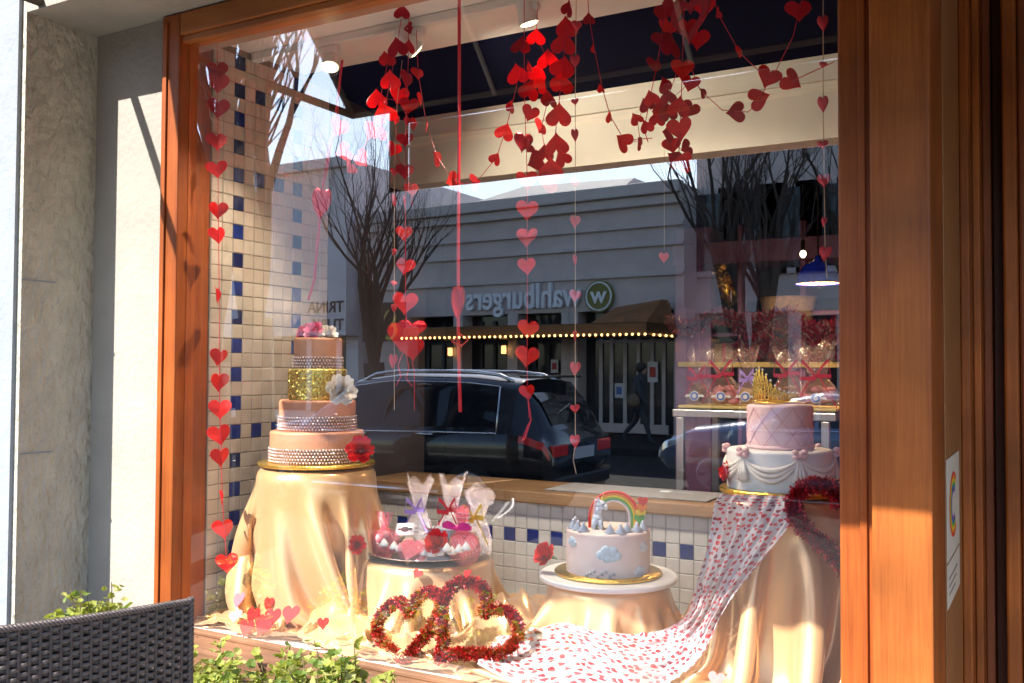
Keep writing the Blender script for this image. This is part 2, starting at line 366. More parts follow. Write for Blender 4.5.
# ---- inside of the display
b = MB(); b.box((GX0 - 0.03, 0.0135, 0.76), (GX1 + 0.06, 0.88, 0.829)); w = b.build('display_shelf', WHITE); tag(w, 'raised shelf of the shop window under the satin cloths', 'shelf')
TILE = mat('beige_tile', (0.52, 0.44, 0.34), 0.22, noise=0.12, nscale=14); TILE2 = mat('beige_tile_light', (0.58, 0.50, 0.40), 0.2, noise=0.1, nscale=14)
TILEW = mat('white_tile', (0.62, 0.62, 0.60), 0.2, noise=0.12, nscale=14); TILEB = mat('blue_tile', (0.012, 0.03, 0.19), 0.12, noise=0.35, nscale=25); TILEB2 = mat('dark_blue_tile', (0.008, 0.012, 0.07), 0.12)
GROUT = mat('grout', (0.24, 0.185, 0.12), 0.9, noise=0.2); GROUT2 = mat('pale_grout', (0.40, 0.40, 0.38), 0.9)
P = 0.0455
def tile_field(o, ua, va, nrm, nu, nv, blue, white=False):
    b = MB(); g = 0.0028
    o, ua, va, nrm = Vector(o), Vector(ua), Vector(va), Vector(nrm)
    b.add([o, o + ua * nu * P, o + ua * nu * P + va * nv * P, o + va * nv * P], [(0, 1, 2, 3)], 0)
    for i in range(nu):
        for j in range(nv):
            t = [random.gauss(0, 0.0003) for _ in range(4)]
            a0, a1, b0, b1 = i * P + g, (i + 1) * P - g, j * P + g, (j + 1) * P - g
            q = [o + ua * x + va * y + nrm * (0.003 + t[k]) for k, (x, y) in enumerate(((a0, b0), (a1, b0), (a1, b1), (a0, b1)))]
            s = 0.0022
            p2 = [o + ua * x + va * y + nrm * 0.0004 for (x, y) in ((a0 - s, b0 - s), (a1 + s, b0 - s), (a1 + s, b1 + s), (a0 - s, b1 + s))]
            mi = blue(i, j)
            if mi == 1 and random.random() < 0.3 and not white: mi = 4
            b.add(q + p2, [(0, 1, 2, 3), (4, 5, 1, 0), (5, 6, 2, 1), (6, 7, 3, 2), (7, 4, 0, 3)], mi)
    return b
# left tiled wall, plane x = -2.27 seen from +x
Z_T = 0.83
def blue_left(i, j):
    jj = j
    c = 0
    if i == 2 and jj % 2 == 0: c = 2
    if i == 8 and jj % 2 == 0 and jj > 8: c = 2
    if jj in (36, 30) and 2 <= i <= 9 and i % 2 == 0: c = 2
    if jj == 12 and i % 2 == 0 and 2 <= i <= 9: c = 2
    if c: return 2 if random.random() < 0.75 else 3
    return 1
b = tile_field((GX0 + 0.002, 0.089, Z_T), (0, 1, 0), (0, 0, 1), (1, 0, 0), 12, 39, blue_left)
b.box((GX0 - 0.1, 0.087, 0.7), (GX0 + 0.0015, 0.089 + 12 * P, 2.66), 0)
w = b.build('tiled_wall', [GROUT, TILE, TILEB, TILEB2, TILE2]); tag(w, 'side wall of beige mosaic tiles with blue accent tiles beside the left cake', 'wall')
def blue_back(i, j):
    if j == 4 and i % 2 == 0: return 2
    return 1
nb = 42
b = tile_field((GX0 + 0.06, 0.868, 0.83), (1, 0, 0), (0, 0, 1), (0, -1, 0), nb, 7, blue_back, True)
b.box((GX0, 0.87, 0.5), (GX1 + 0.06, 0.96, 0.83 + 7 * P - 0.001), 0)
w = b.build('low_tiled_wall', [GROUT2, TILEW, TILEB, TILEB2]); tag(w, 'low wall of white mosaic tiles with a row of blue ones behind the cakes', 'wall')
b = MB(); zc = 0.83 + 7 * P; b.box((GX0, 0.84, zc + 0.001), (GX1 + 0.06, 1.15, zc + 0.04), bev=0.004)
w = b.build('ledge_board', wood('ledge_wood', (0.22, 0.12, 0.06), (0.42, 0.26, 0.14), 'x', rough=0.35)); tag(w, 'brown wooden ledge board capping the low tiled wall', 'ledge')
b = MB(); b.box((-1.52, 0.90, zc + 0.042), (-0.95, 1.12, zc + 0.045)); w = b.build('ledge_reflection', mat('reflection_grey', (0.36, 0.36, 0.37), 0.5, noise=0.1)); tag(w, 'thin pale sheet standing for the reflection on the wooden ledge behind the rainbow cake', 'sheet')  # pale reflection on the ledge top, put in as a thin grey sheet

# ceiling of the display, header beyond it, shop room
b = MB(); b.box((GX0 - 0.1, 0.091, 2.625), (GX1 + 0.07, 0.50, 2.70)); w = b.build('ceiling', CEIL); w['kind'] = 'structure'
b = MB(); b.add([(GX0, 0.501, 2.622), (GX1 + 0.07, 0.501, 2.622), (GX1 + 0.07, 1.0, 2.572), (GX0, 1.0, 2.572), (GX0, 0.501, 2.72), (GX1 + 0.07, 0.501, 2.72), (GX1 + 0.07, 1.0, 2.72), (GX0, 1.0, 2.72)], [(3, 2, 1, 0), (4, 5, 6, 7), (0, 1, 5, 4), (1, 2, 6, 5), (2, 3, 7, 6), (3, 0, 4, 7)]); w = b.build('dropped_ceiling', mat('navy_paint', (0.004, 0.005, 0.018), 0.9, noise=0.2, spec=0.05)); tag(w, 'dark navy dropped ceiling between the white ceiling and the cream beam', 'ceiling')
b = MB(); b.box((GX0, 1.001, 2.315), (GX1 + 0.07, 1.10, 3.25)); b.box((GX0, 0.985, 2.492), (GX1 + 0.07, 1.0, 2.50)); b.box((GX0, 0.990, 2.50), (GX1 + 0.07, 1.0, 2.571)); w = b.build('cream_beam', mat('cream_paint', (0.74, 0.70, 0.59), 0.6, noise=0.06)); tag(w, 'long cream painted beam across the shop behind the hanging hearts', 'beam')
b = MB(); b.box((GX0 - 0.1, 0.64, 0.5), (GX0 + 0.001, 1.25, 3.25)); w = b.build('side_wall', mat('brown_wall', (0.05, 0.04, 0.04), 0.6, noise=0.2)); tag(w, 'brown wall behind the tiled wall at the left of the display', 'wall')
b = MB(); b.box((-6, 0.97, -0.02), (2.6, 7.2, 0.0)); w = struct('shop_floor', b, mat('dark_floor', (0.06, 0.05, 0.045), 0.5, noise=0.3))
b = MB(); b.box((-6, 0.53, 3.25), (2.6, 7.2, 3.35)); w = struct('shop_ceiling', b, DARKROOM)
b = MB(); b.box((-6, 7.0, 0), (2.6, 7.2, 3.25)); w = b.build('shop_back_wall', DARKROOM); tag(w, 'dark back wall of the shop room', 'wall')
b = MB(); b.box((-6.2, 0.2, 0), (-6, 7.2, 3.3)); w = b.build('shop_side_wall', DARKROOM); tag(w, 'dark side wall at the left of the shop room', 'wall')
b = MB(); b.box((-0.31, 1.41, 0), (-0.2, 7, 3.25)); w = b.build('shop_partition', mat('mauve_paint', (0.32, 0.20, 0.30), 0.7, noise=0.1)); tag(w, 'mauve inner partition behind the entry', 'wall')
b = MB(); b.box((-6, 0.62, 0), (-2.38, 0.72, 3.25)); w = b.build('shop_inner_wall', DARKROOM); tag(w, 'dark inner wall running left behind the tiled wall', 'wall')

# track with spots
tr = thing('ceiling_track', 'white lighting track along the display ceiling', 'light track', (-1.4, 0.25, 2.625))
b = MB(); b.box((GX0 + 0.01, 0.24, 2.598), (GX1, 0.272, 2.624), bev=0.003); b.build('rail', WHITE, tr)
b = MB(); b.box((-1.75, 0.232, 2.59), (-1.63, 0.28, 2.598)); b.build('feed_box', WHITE, tr)
LAMPW = mat('lamp_white', (0.75, 0.73, 0.7), 0.35); BULB = mat('lit_bulb', (1, 0.9, 0.7), 0.3, emit=(1.0, 0.78, 0.42), estr=6)
BULBOFF = mat('spot_lens', (0.3, 0.3, 0.3), 0.1)
def spot(u, v, lit, label, aim):
    p = px(u, v, 0.256); t = thing('track_spot', label, 'spotlight', (p.x, 0.256, 2.597), group='spots on the display track')
    d = Vector(aim).normalized(); top = Vector((p.x, 0.256, 2.597)); c = Vector(p)
    b = MB(); b.box(top + Vector((-0.03, -0.012, -0.02)), top + Vector((0.03, 0.012, 0)), bev=0.003); b.tube([top + Vector((0, 0, -0.018)), c - d * 0.05], 0.005, 8); b.build('stem', LAMPW, t)
    b = MB(); ax = [c - d * 0.075, c - d * 0.07, c - d * 0.03, c - d * 0.003, c + d * 0.004]; b.tube(ax, [0.012, 0.018, 0.024, 0.028, 0.028], 16); b.build('lamp_head', LAMPW, t, smooth=True, sharp=40)
    b = MB(); b.tube([c + d * 0.005, c + d * 0.008], [0.024, 0.018], 16); b.build('bulb', BULB if lit else BULBOFF, t)
    if lit:
        l = bpy.data.lights.new('spot_light', 'SPOT'); l.energy = 24 if u != 415 else 12; l.color = (1, 0.87, 0.68); l.spot_size = R(125); l.spot_blend = 0.6; l.shadow_soft_size = 0.02
        o = bpy.data.objects.new('spot_light', l); C.objects.link(o); o.parent = t; o.location = (c + d * 0.012) - t.location
        o.rotation_euler = d.to_track_quat('-Z', 'Y').to_euler()
spot(330, 66, True, 'small white track spot glowing above the left tiled wall', (0.25, -0.35, -1))
spot(415, 50, True, 'white track spot turned into the shop between the two glowing ones', (0.45, 0.8, -0.65))
spot(529, 22, True, 'white track spot glowing at the top centre of the window', (0.15, 0.25, -0.8))

# ---- awning over the pavement (seen mirrored in the glass)
NAVY = mat('navy_canvas', (0.006, 0.007, 0.022), 0.9, noise=0.2, spec=0.05)
def fabric(name, col, t=0.6):
    m = bpy.data.materials.new(name); m.use_nodes = True; nt = m.node_tree; nt.nodes.clear()
    o = nt.nodes.new('ShaderNodeOutputMaterial'); a = nt.nodes.new('ShaderNodeBsdfTranslucent'); d = nt.nodes.new('ShaderNodeBsdfDiffuse'); mx = nt.nodes.new('ShaderNodeMixShader')
    a.inputs[0].default_value = (*col, 1); d.inputs[0].default_value = (*col, 1); mx.inputs[0].default_value = t
    nt.links.new(d.outputs[0], mx.inputs[1]); nt.links.new(a.outputs[0], mx.inputs[2]); nt.links.new(mx.outputs[0], o.inputs[0]); return m
VALC = fabric('valance_canvas', (0.035, 0.03, 0.03), 0.3)
aw = thing('awning', 'navy canvas awning on brown arms over the shop window', 'awning', (-0.5, -0.26, 2.69))
AX0, AX1 = -2.615, 2.2
b = MB(); b.add([(AX0, -1.2, 2.69), (AX1, -1.2, 2.69), (AX1, -0.262, 3.70), (AX0, -0.262, 3.70)], [(0, 1, 2, 3)])
o = b.build('canopy', NAVY, aw); o.modifiers.new('t', 'SOLIDIFY').thickness = 0.004
b = MB(); b.grid(lambda u, v: (-2.32 + (AX1 + 2.32) * u, -1.203 + 0.004 * math.sin(u * 60), 2.34 + 0.28 * v), 120, 1); o = b.build('valance', VALC, aw)
b = MB(); b.box((-2.32, -1.199, 2.515), (AX1, -1.192, 2.528)); b.build('seam', mat('seam_brown', (0.2, 0.16, 0.1), 0.8), aw)
b = MB(); b.box((-2.42, -1.206, 2.34), (-2.325, -1.199, 2.69)); b.box((-2.325, -1.206, 2.622), (AX1, -1.199, 2.69)); b.build('valance_border', NAVY, aw)
BRN = mat('bronze_tube', (0.06, 0.045, 0.035), 0.5)
b = MB(); b.tube([(AX0, -0.262, 2.69), (AX0, -1.2, 2.69)], 0.017, 8); b.tube([(AX0, -1.2, 2.69), (AX1, -1.2, 2.69)], 0.015, 8); b.tube([(AX0, -1.2, 2.685), (AX0, -0.262, 3.69)], 0.015, 8); b.build('side_arm', BRN, aw)
for x in (-1.9, -1.1, -0.3, 0.6):
    b = MB(); b.tube([(x, -1.19, 2.68), (x, -0.27, 3.67)], 0.010, 6); b.build('rib', mat('grey_tube', (0.2, 0.19, 0.18), 0.4), aw)
# ================================================================== satin draped over the stands (small cloth solver)
def satin(name, col, col2):
    m = mat(name, col, 0.29, metal=0.42, col2=col2, nscale=3, sheen=0.2, spec=0.7, bump=0.06, bscale=9)
    return m
SATIN = satin('gold_satin', (0.74, 0.46, 0.23), (0.69, 0.41, 0.19))
SATIN2 = satin('peach_satin', (0.74, 0.47, 0.25), (0.69, 0.41, 0.20))
FLOOR_Z = 0.8335
def drape(stands, half, h, seed, bounds, off=(0, 0), nf=9, amp=0.045, steps=130, iters=14, turn=0.3, fl=(0.5, 0.8), full=0.30):
    """settles a square satin sheet over a stand: starts loosely pleated, falls, runs out on the shelf, is stopped by glass and walls"""
    rg = np.random.default_rng(seed); (cx0, cy0, r0, z0) = stands[0]
    n = int(2 * half / h) + 1; g = (np.arange(n) - (n - 1) / 2) * h
    gx, gy = np.meshgrid(g, g, indexing='ij'); gx = gx + off[0]; gy = gy + off[1]
    ca, sa = math.cos(turn), math.sin(turn); gx, gy = gx * ca - gy * sa, gx * sa + gy * ca
    rd = np.sqrt(gx ** 2 + gy ** 2) + 1e-9; th = np.arctan2(gy, gx); ph = rg.uniform(0, 6.28, 12)
    out = np.maximum(0, rd - r0)
    pl = np.sin(nf * th + ph[0] + 0.9 * np.sin(2 * th + ph[1]) + 0.8 * np.sin(rd * 6 + ph[2])) + 0.45 * np.sin(2.3 * nf * th + ph[3] + np.sin(rd * 9 + ph[5])) + 0.3 * np.sin(1.2 * nf * th + ph[6] - rd * 8)
    k = np.clip(out / 0.22, 0, 1)
    L0 = (z0 - FLOOR_Z) / fl[1]; hang = np.minimum(out, L0); rest = np.maximum(0, out - L0)
    R_ = np.minimum(rd, r0) + hang * fl[0] + rest * 0.88 + amp * 0.9 * k * pl
    Z_ = z0 + 0.006 - hang * fl[1] + amp * 0.4 * k * pl
    X = np.stack([cx0 + R_ * np.cos(th + 0.10 * k * np.sin(3 * th + ph[7])), cy0 + R_ * np.sin(th + 0.10 * k * np.sin(3 * th + ph[7])), np.maximum(Z_, FLOOR_Z + 0.002)], -1)
    X[..., 2] += rg.normal(0, 0.0008, rd.shape)
    V = np.zeros_like(X); dt = 1 / 60.0; h2 = h * math.sqrt(2)
    fac = 1 + full * np.clip((out - 0.02) / 0.08, 0, 1); Lx = (h * 0.5 * (fac[1:] + fac[:-1]))[..., None]; Ly = (h * 0.5 * (fac[:, 1:] + fac[:, :-1]))[..., None]; Ld = (h2 * fac[1:, 1:])[..., None]
    def con(A, B, L, kk):
        d = B - A; l = np.sqrt((d * d).sum(-1, keepdims=True)) + 1e-9; c = d * ((l - L) / l * 0.5 * kk); A += c; B -= c
    for s in range(steps):
        V[..., 2] -= 9.8 * dt; V *= 0.95; Pn = X + V * dt
        for it in range(iters):
            for o in (0, 1):
                m_ = (n - o) // 2
                con(Pn[o:o + 2 * m_:2], Pn[o + 1:o + 2 * m_:2], Lx[o:o + 2 * m_:2], 1.0); con(Pn[:, o:o + 2 * m_:2], Pn[:, o + 1:o + 2 * m_:2], Ly[:, o:o + 2 * m_:2], 1.0)
            con(Pn[:-1, :-1], Pn[1:, 1:], Ld, 0.15); con(Pn[1:, :-1], Pn[:-1, 1:], Ld, 0.15)
            if it % 4 == 0:
                con(Pn[:-3], Pn[3:], 3 * h * fac[1:-2][..., None], 0.10); con(Pn[:, :-3], Pn[:, 3:], 3 * h * fac[:, 1:-2][..., None], 0.10)
            for (cx, cy, r, zt) in stands:
                dx = Pn[..., 0] - cx; dy = Pn[..., 1] - cy; rr = np.sqrt(dx * dx + dy * dy) + 1e-9
                ins = (rr < r) & (Pn[..., 2] < zt); top = ins & ((zt - Pn[..., 2]) < (r - rr) + 0.006); side = ins & ~top
                Pn[..., 2] = np.where(top, zt, Pn[..., 2]); q = np.where(side, r / rr, 1.0); Pn[..., 0] = cx + dx * q; Pn[..., 1] = cy + dy * q
            Pn[..., 2] = np.maximum(Pn[..., 2], FLOOR_Z)
            Pn[..., 0] = np.clip(Pn[..., 0], bounds[0], bounds[1]); Pn[..., 1] = np.clip(Pn[..., 1], bounds[2], bounds[3])
        V = (Pn - X) / dt
        for (cx, cy, r, zt) in stands:
            on = (np.abs(Pn[..., 2] - zt) < 0.003) & ((Pn[..., 0] - cx) ** 2 + (Pn[..., 1] - cy) ** 2 < (r * 1.01) ** 2); Pn[on, :2] = X[on, :2] + (Pn[on, :2] - X[on, :2]) * 0.15; V[on] *= 0.2
        on = Pn[..., 2] < FLOOR_Z + 0.004; V[on] *= 0.05; Pn[on, :2] = X[on, :2] + (Pn[on, :2] - X[on, :2]) * 0.006
        V = np.clip(V, -2.5, 2.5); X = Pn.copy()
    S = X.copy(); S[1:-1, 1:-1] = X[1:-1, 1:-1] * 0.6 + 0.1 * (X[2:, 1:-1] + X[:-2, 1:-1] + X[1:-1, 2:] + X[1:-1, :-2])
    for _ in range(6):
        Q = S.copy(); Q[1:-1, 1:-1] = S[1:-1, 1:-1] * 0.4 + 0.15 * (S[2:, 1:-1] + S[:-2, 1:-1] + S[1:-1, 2:] + S[1:-1, :-2]); w_ = np.clip((FLOOR_Z + 0.05 - S[..., 2:3]) / 0.03, 0, 1); S = S * (1 - w_) + Q * w_
    return S
def cloth_obj(name, X, m, label, cat, group=None, lv=1):
    nx, ny = X.shape[:2]; b = MB()
    vs = [tuple(p) for p in X.reshape(-1, 3)]
    b.add(vs, [(i * ny + j, (i + 1) * ny + j, (i + 1) * ny + j + 1, i * ny + j + 1) for i in range(nx - 1) for j in range(ny - 1)])
    o = b.build(name, m, None, smooth=True); subsurf(o, lv)
    o.modifiers.new('thickness', 'SOLIDIFY').thickness = 0.0012
    return tag(o, label, cat, group)
P_LEFT = (px(317, 463, 0.30).x, 0.30, 0.185, px(317, 463, 0.30).z - 0.008)
P_TRAY = (px(428, 553, 0.42).x, 0.42, 0.20, px(428, 553, 0.42).z - 0.008)
P_UNI = (px(608, 574, 0.45).x, 0.45, 0.17, px(608, 574, 0.45).z - 0.016)
P_RIGHT = (px(780, 489, 0.44).x, 0.44, 0.155, px(780, 489, 0.44).z - 0.012)
S_A, S_B, S_C, S_D = P_LEFT, P_TRAY, P_UNI, P_RIGHT
XA = drape([S_A], 0.84, 0.0150, 3, (GX0 + 0.010, -1.45, 0.012, 0.83), (0.02, -0.10), 9, 0.115, turn=0.5, fl=(0.74, 0.74), full=0.42)
XB = drape([S_B], 0.60, 0.0130, 5, (-1.85, -1.05, 0.016, 0.835), (0.02, -0.10), 7, 0.085, turn=0.3, fl=(0.85, 0.62), full=0.38)
XC = drape([S_C], 0.56, 0.0130, 9, (-1.45, -0.72, 0.014, 0.835), (0.0, -0.08), 7, 0.085, turn=0.75, fl=(0.60, 0.80))
XD = drape([S_D], 0.86, 0.0150, 14, (-1.10, GX1 - 0.010, 0.012, 0.835), (-0.06, -0.12), 8, 0.12, turn=0.6, fl=(0.58, 0.86), full=0.36)
MASK = set()
for a_ in (XA, XB, XC, XD):
    for p_ in a_.reshape(-1, 3):
        if p_[2] < 0.9: MASK.add((int(p_[0] * 40), int(p_[1] * 40)))
def shelf_cloth():
    b = MB(); x0, x1, y0, y1 = GX0 + 0.008, GX1 - 0.006, 0.0145, 0.835
    def f(u, v):
        x, y = x0 + (x1 - x0) * u, y0 + (y1 - y0) * v
        w1 = mnoise.noise((x * 3.1, y * 3.1, 1.7)); w2 = mnoise.noise((x * 2.3 + 9, y * 2.3, 4.1))
        r1 = 1 - abs(mnoise.noise((x * 5 + w1 * 1.6, y * 7 + w2 * 1.6, 0.3))) * 2.2; r2 = 1 - abs(mnoise.noise((x * 11 + w2 * 2.2, y * 12 + w1 * 2.0, 7.3))) * 2
        cov = sum(1 for i_ in (-1, 0, 1) for j_ in (-1, 0, 1) if (int(x * 40) + i_, int(y * 40) + j_) in MASK) / 9.0
        hump = 0.0
        for hx, hy, sx_, sy_, hh in ((-1.83, 0.34, 0.10, 0.20, 0.15), (-1.37, 0.40, 0.09, 0.22, 0.11), (-0.86, 0.60, 0.09, 0.13, 0.10), (-1.60, 0.16, 0.22, 0.07, 0.035), (-2.14, 0.16, 0.08, 0.14, 0.05)):
            hump += hh * math.exp(-((x - hx) / sx_) ** 2 - ((y - hy) / sy_) ** 2)
        rg_ = 1 - abs(math.sin((x * 1.0 + y * 0.7) * 34 + 2.5 * w1 + 1.5 * w2))
        return (x, y, 0.8305 + hump * (1 + 0.30 * rg_ ** 1.5) + (1 - cov) * (0.002 + 0.034 * max(0, r1) ** 2 + 0.004 * max(0, r2) ** 2))
    b.grid(f, 300, 130); o = b.build('satin_cloth', SATIN2, None, smooth=True)
    tag(o, 'crumpled peach satin spread over the whole window shelf under the stands', 'satin cloth', 'satin cloths on the stands')
shelf_cloth()
cloth_obj('satin_cloth', XA, SATIN, 'golden satin cloth draped over the tall stand of the four tier cake', 'satin cloth', 'satin cloths on the stands')
cloth_obj('satin_cloth', XB, SATIN2, 'pale satin cloth spread under the silver tray of wrapped cookies', 'satin cloth', 'satin cloths on the stands')
cloth_obj('satin_cloth', XC, SATIN2, 'peach satin cloth draped over the low stand of the rainbow cake', 'satin cloth', 'satin cloths on the stands')
cloth_obj('satin_cloth', XD, SATIN, 'golden satin cloth hanging from the stand of the white and pink cake', 'satin cloth', 'satin cloths on the stands')
ALLC = np.concatenate([a.reshape(-1, 3) for a in (XA, XB, XC, XD)])
def front_y(x, z, dflt=0.2):
    """how far the satin nearest the glass is at (x, z)"""
    m = (np.abs(ALLC[:, 0] - x) < 0.03) & (np.abs(ALLC[:, 2] - z) < 0.03)
    return float(ALLC[m, 1].min()) if m.any() else dflt
def top_z(x, y, dflt=0.84, r=0.02):
    m = (np.abs(ALLC[:, 0] - x) < r) & (np.abs(ALLC[:, 1] - y) < r)
    return float(ALLC[m, 2].max()) if m.any() else dflt

LOWZ = {}
for p_ in ALLC[ALLC[:, 2] < 0.93]:
    k_ = (int(p_[0] * 60), int(p_[1] * 60)); LOWZ[k_] = max(LOWZ.get(k_, 0), p_[2])
def low_z(x, y): return max(LOWZ.get((int(x * 60) + i, int(y * 60) + j), 0.834) for i in (-1, 0, 1) for j in (-1, 0, 1))
# ---- heart print chiffon
def chiffon_material():
    m = bpy.data.materials.new('heart_chiffon'); m.use_nodes = True; nt = m.node_tree; b = nt.nodes['Principled BSDF']; L = nt.links.new
    def nd(t, **k):
        n = nt.nodes.new(t)
        for a, v in k.items(): setattr(n, a, v)
        return n
    def mth(op, a, bb=None, c=None):
        n = nd('ShaderNodeMath', operation=op)
        for i, x in enumerate((a, bb, c)):
            if x is None: continue
            if isinstance(x, (int, float)): n.inputs[i].default_value = x
            else: L(x, n.inputs[i])
        return n.outputs[0]
    uv = nd('ShaderNodeUVMap'); uv.uv_map = 'UVMap'
    vo = nd('ShaderNodeTexVoronoi', voronoi_dimensions='2D'); vo.inputs['Scale'].default_value = 31.0; vo.inputs['Randomness'].default_value = 0.62
    L(uv.outputs[0], vo.inputs['Vector'])
    sub = nd('ShaderNodeVectorMath', operation='SUBTRACT'); L(uv.outputs[0], sub.inputs[0]); L(vo.outputs['Position'], sub.inputs[1])
    rnd = nd('ShaderNodeSeparateColor'); L(vo.outputs['Color'], rnd.inputs[0])
    rot = nd('ShaderNodeVectorRotate', rotation_type='Z_AXIS'); L(sub.outputs[0], rot.inputs['Vector'])
    L(mth('MULTIPLY', mth('SUBTRACT', rnd.outputs[0], 0.5), 2.4), rot.inputs['Angle'])
    sp = nd('ShaderNodeSeparateXYZ'); L(rot.outputs[0], sp.inputs[0])
    size = mth('MULTIPLY_ADD', rnd.outputs[1], 0.0042, 0.0076)
    x = mth('DIVIDE', sp.outputs[0], size); y = mth('DIVIDE', sp.outputs[1], size)
    ax = mth('ABSOLUTE', x)
    yy = mth('SUBTRACT', y, mth('MULTIPLY', mth('SQRT', ax), 0.75))
    d = mth('ADD', mth('MULTIPLY', x, x), mth('MULTIPLY', yy, yy))
    inside = mth('LESS_THAN', d, 1.0)
    cr = nd('ShaderNodeValToRGB'); cr.color_ramp.interpolation = 'CONSTANT'
    e = cr.color_ramp.elements; e[0].color = (0.50, 0.008, 0.015, 1); e[1].position = 0.5; e[1].color = (0.22, 0.01, 0.03, 1)
    q = e.new(0.72); q.color = (0.60, 0.05, 0.07, 1)
    L(rnd.outputs[2], cr.inputs[0])
    mx = nd('ShaderNodeMix', data_type='RGBA'); L(inside, mx.inputs[0]); mx.inputs[6].default_value = (0.60, 0.58, 0.62, 1); L(cr.outputs[0], mx.inputs[7])
    L(mx.outputs[2], b.inputs['Base Color']); b.inputs['Roughness'].default_value = 0.55; b.inputs['Sheen Weight'].default_value = 0.3
    L(mth('MULTIPLY_ADD', inside, 0.22, 0.74), b.inputs['Alpha'])
    return m
def chiffon():
    # rows across the scarf: left edge, right edge in the picture and the distance of both behind the glass
    rows = [(722, 494, 805, 496, None), (716, 505, 800, 508, None), (712, 530, 785, 532, None), (706, 560, 762, 562, None), (698, 588, 738, 592, None), (690, 612, 722, 618, None),
            (668, 628, 704, 655, None), (640, 634, 676, 682, None), (600, 630, 640, 690, None), (560, 622, 590, 684, None), (520, 634, 530, 690, None), (500, 634, 478, 664, None)]
    N = 110; M = 44
    pts = []
    ed = []
    for (a, bq, c, d, _) in rows:
        r = []
        for (u, v) in ((a, bq), (c, d)):
            Y = 0.30
            for _k in range(4):
                p = px(u, v, Y); Y = max(0.02, front_y(p.x, p.z, Y) - (0.030 if p.z > 0.95 else 0.014))
                if p.z < 0.855: Y = max(0.016, min(Y, 0.05))
            p = px(u, v, Y); p.z = max(p.z, 0.842); r.append(p)
        ed.append(r)
    def cat(P, t):
        n = len(P) - 1; f = min(t * n, n - 1e-6); i = int(f); f -= i
        p0, p1, p2, p3 = P[max(i - 1, 0)], P[i], P[i + 1], P[min(i + 2, n)]
        return 0.5 * ((2 * p1) + (p2 - p0) * f + (2 * p0 - 5 * p1 + 4 * p2 - p3) * f * f + (3 * p1 - p0 - 3 * p2 + p3) * f ** 3)
    Lp = [e[0] for e in ed]; Rp = [e[1] for e in ed]
    b = MB(); uvs = []; wide = 0.40; length = 1.7
    for i in range(N + 1):
        t = i / N; a = cat(Lp, t); c = cat(Rp, t); sp = (c - a).length
        for j in range(M + 1):
            s = j / M
            ph = s * 2 * math.pi
            amp = 0.007 + 0.013 * max(0, 1 - sp / 0.22)
            if t > 0.55: amp *= 1.1
            fold = math.sin(ph * 5 + 3.0 * t + (2.2 * math.sin(t * 13) if t > 0.5 else 0) + 1.4 * math.sin(t * 7)) * 0.6 + math.sin(ph * 7 - 9 * t + math.sin(t * 17)) * 0.4 + 0.3 * math.sin(ph * 11 + 5 * t + math.sin(t * 29)) + 0.5 * math.sin(ph * 2.3 + t * 21) * (1 if t > 0.5 else 0.3)
            p = a.lerp(c, s)
            p = p + Vector((0, -1, 0)) * (amp * (fold + 0.9)) + Vector((0, 0, 1)) * (amp * 0.4 * fold * (1 if t > 0.5 else 0.2))
            p.y = max(p.y, 0.006); p.z = max(p.z, 0.834)
            if t > 0.45: p.z = max(p.z, min(low_z(p.x, p.y) + 0.003, p.z + 0.03))
            b.v.append(tuple(p)); uvs.append((s * wide, t * length))
    b.f = [(i * (M + 1) + j, i * (M + 1) + j + 1, (i + 1) * (M + 1) + j + 1, (i + 1) * (M + 1) + j) for i in range(N) for j in range(M)]; b.mi = [0] * len(b.f)
    o = b.build('chiffon_scarf', chiffon_material(), None, smooth=True)
    ul = o.data.uv_layers.new(name='UVMap')
    for lp in o.data.loops: ul.data[lp.index].uv = uvs[lp.vertex_index]
    tag(o, 'sheer white scarf printed with tiny red hearts trailing from the right cake stand', 'scarf')
chiffon()
# ================================================================== cakes and sweets
FOND = lambda n, c: mat(n, c, 0.48, sss=0.08, noise=0.10, nscale=9, bump=0.10, bscale=22)
PEACH = FOND('peach_fondant', (0.50, 0.215, 0.115)); CAKEW = FOND('white_fondant', (0.80, 0.78, 0.74)); CAKEP = FOND('pink_fondant', (0.80, 0.54, 0.54))
CAKEU = FOND('pale_pink_fondant', (0.80, 0.66, 0.62)); BLUEF = FOND('pale_blue_fondant', (0.50, 0.62, 0.72)); PALEC = FOND('cloud_cream', (0.66, 0.70, 0.78))
CRYSTAL = mat('crystal_bead', (0.72, 0.60, 0.56), 0.12, metal=0.75); SEQUIN = mat('gold_sequin', (0.72, 0.56, 0.12), 0.25, metal=0.85); PEARL = mat('pearl_bead', (0.8, 0.72, 0.68), 0.2, coat=0.5)
def tier(b, c, r, z0, z1, e=0.008, seg=64):
    p = [(r, z0)] + [(r - e + e * math.cos(a), z1 - e + e * math.sin(a)) for a in [i * math.pi / 10 for i in range(6)]] + [(r * 0.5, z1 + 0.0005), (0.0, z1 + 0.0005)]
    b.lathe([(0, z0)] + p, c, seg)
def ring_beads(b, c, r, z, n, br, ph=0.0):
    for k in range(n):
        a = 2 * math.pi * (k + ph) / n; b.ball((c[0] + r * math.cos(a), c[1] + r * math.sin(a), c[2] + z), br, 6, 4)
